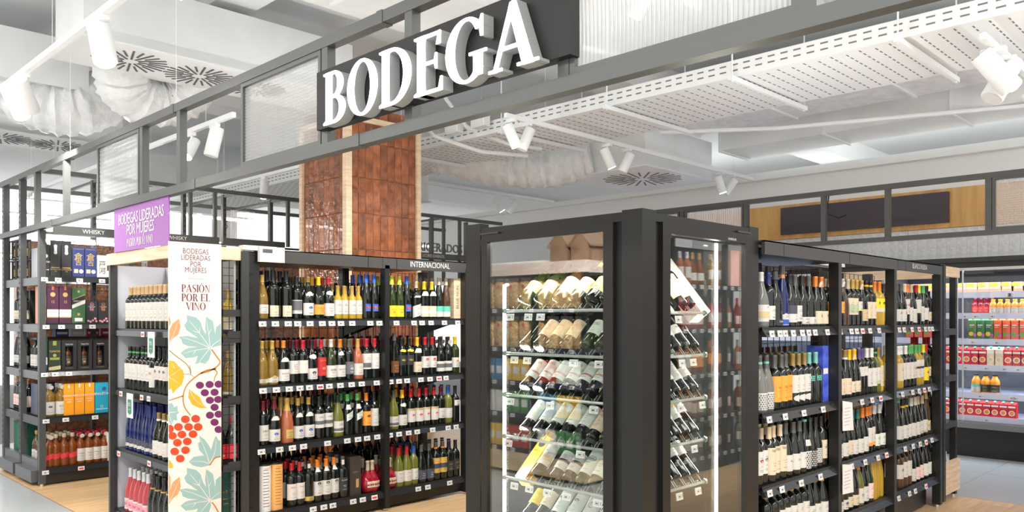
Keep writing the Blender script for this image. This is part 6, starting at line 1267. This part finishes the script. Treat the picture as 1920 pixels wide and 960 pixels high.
for i, y in enumerate((4.55, 4.8)):
    t = thing('wooden_house_display', ['near', 'far'][i] + ' gabled wooden display house on top of the pasta shelving', 'display', (.05, y, 1.945)); m = MB()
    m.add([(-.15, -.1, 0), (-.15, .1, 0), (-.15, .1, .16), (-.15, 0, .27), (-.15, -.1, .16), (.15, -.1, 0), (.15, .1, 0), (.15, .1, .16), (.15, 0, .27), (.15, -.1, .16)], [(0, 1, 2, 3, 4), (9, 8, 7, 6, 5), (0, 5, 6, 1), (1, 6, 7, 2), (0, 4, 9, 5)]); obj('house_body', m, noisy('walnut board', (.22, .13, .08), (.38, .24, .15), 5, (8, 1, 1)), t)
    r_ = MB().bar((-.17, 0, .275), (-.17, .0, .276), .01); r_ = MB().add([(-.16, 0, .29), (.16, 0, .29), (.16, .13, .15), (-.16, .13, .15), (-.16, 0, .27), (.16, 0, .27), (.16, .13, .13), (-.16, .13, .13)], [(0, 1, 2, 3), (7, 6, 5, 4), (0, 4, 5, 1), (3, 2, 6, 7), (0, 3, 7, 4), (1, 5, 6, 2)]).add([(-.16, 0, .29), (.16, 0, .29), (.16, -.13, .15), (-.16, -.13, .15), (-.16, 0, .27), (.16, 0, .27), (.16, -.13, .13), (-.16, -.13, .13)], [(3, 2, 1, 0), (4, 5, 6, 7), (0, 1, 5, 4), (3, 7, 6, 2), (0, 4, 7, 3), (1, 2, 6, 5)]); obj('house_roof', r_, noisy('walnut roof', (.25, .15, .09), (.42, .27, .17), 5, (8, 1, 1)), t)
# ---------------------------------------------------------------- rose wine shelving opposite the right cabinet door (faces +Y), seen mirrored in it
YO = .02; xo0, xo1 = 5.2, 8.0
g7 = thing('shelving_gondola', 'black shelving of rose wines, mirrored in the right cabinet door', 'shelf', (6.6, -.25, 0))
under(g7, obj('back_panel', MB().box(xo0, xo1, -.5, -.46, .1, 2.16), mat((.05, .06, .09), .4, name='blue black panel'))); under(g7, obj('kick_plate', MB().box(xo0, xo1, YO - .05, YO - .02, .02, .14), BLACK)); under(g7, obj('header_panel', MB().box(xo0, xo1, YO, YO + .02, 2.16, 2.26), DGREY))
for x in (xo0, 6.1, 7.02, xo1): under(g7, obj('upright', MB().box(x - .02, x + .02, YO - .05, YO, .02, 2.16), BLACK))
ZO = [1.755, 1.345, .925, .52, .16]
for z in ZO:
    s = under(g7, obj('shelf', MB().box(xo0, xo1, -.46, YO - .012, z - .02, z).box(xo0, xo1, YO - .012, YO, z - .045, z + .004), BLACK))
    for i in range(20): o_ = link('price_tag', TAGME, s, (xo0 + .1 + i * .14, YO + .002, z - .022), (0, 0, math.pi))
RO = [['bdx.gd.cr.50.w.60.150', 'bdx.ro.w.60.w.60.160', 'bur.am.gold.60.w.40.110'], ['bur.rd.r.60.lp.40.120', 'bur.rd.w.60.lp.40.120', 'bdx.rd.k.60.w.60.150', 'bur.ro.w.55.w.60.150'], ['bdx.ro.lp.60.w.60.180'.replace('.lp.60', '.be.60'), 'bur.am.k.55.o.60.160.blob=red', 'bdx.am.o.60.o.80.180', 'bdx.cl.k.50.w.90.170'], ['bur.am.o.60.w.60.150'.replace('.o.60', '.be.60'), 'bur.am.co.60.lp.60.150', 'bdx.am.be.60.cr.40.130'], ['bdx.gd.cr.60.w.60.150', 'bdx.am.gold.60.w.60.140', 'bdx.cl.gold.60.w.70.150']]
for k, z in enumerate(ZO):
    n = 19; x = 5.28; i = 0
    while x < (7.1 if k == 0 else 7.92) and i < 19:
        cd = RO[k][(i // 2) % len(RO[k])]; place('rose_wine_bottle', cd, (x, YO - .07 + random.uniform(-.008, .008), z), math.pi, '%s, %s from near end on %s rose shelf' % (describe(cd), ORD[i + 1], ['top', 'second', 'third', 'fourth', 'fifth'][k]), 'bottle', 'rose wines mirrored in the cabinet door'); i += 1; x += .105 if i % 4 else .2
carton('gift_box', 'pale pink windowed gift crate, left, on top rose shelf', 7.16, 7.34, YO - .3, .26, ZO[0], .36, mat((.80, .45, .40), .45, name='pink crate'), []); cr = carton('gift_box', 'pale pink windowed gift crate, right, on top rose shelf', 7.36, 7.54, YO - .3, .26, ZO[0], .36, mat((.80, .45, .40), .45, name='pink crate'), [])
# ---------------------------------------------------------------- bottles standing behind the front rows, one joined mesh
RB = ['bdx.k.k.60.w.60.150', 'bur.k.gy.55.w.30.110', 'bdx.k.dr.60.cr.50.150', 'bdx.k.r.60.k.0.0', 'bur.k.dg.55.cr.30.110']
for z in ZI:
    for x0, x1 in ((2.65, 3.57), (3.68, 4.38)):
        x = x0
        while x < x1: back(random.choice(RB), (x, YI + .68, z)); back(random.choice(RB), (x + .02, YI + .80, z), math.pi); x += .085
for z in ZR:
    for x0, x1 in ((3.92, 4.74), (4.85, 5.66)):
        x = x0
        while x < x1: back(random.choice(RB), (x, YR + .64, z)); x += .085
allb = MB(); mats_ = []
for nm, (m, b, kk) in BACK.items():
    mats_.append(m); n0 = len(allb.v); allb.v += b.v; allb.f += [tuple(i + n0 for i in f) for f in b.f]; allb.m += [len(mats_) - 1] * len(b.f)
bo = obj('back_row_wine_bottles', allb, mats_, smooth=True)
tag(bo, 'wine bottles standing two and three deep behind the front rows on all shelves', 'bottle', kind='stuff')
print('bottles', NB[0], 'verts', len(allb.v), 'objects', len(bpy.data.objects))
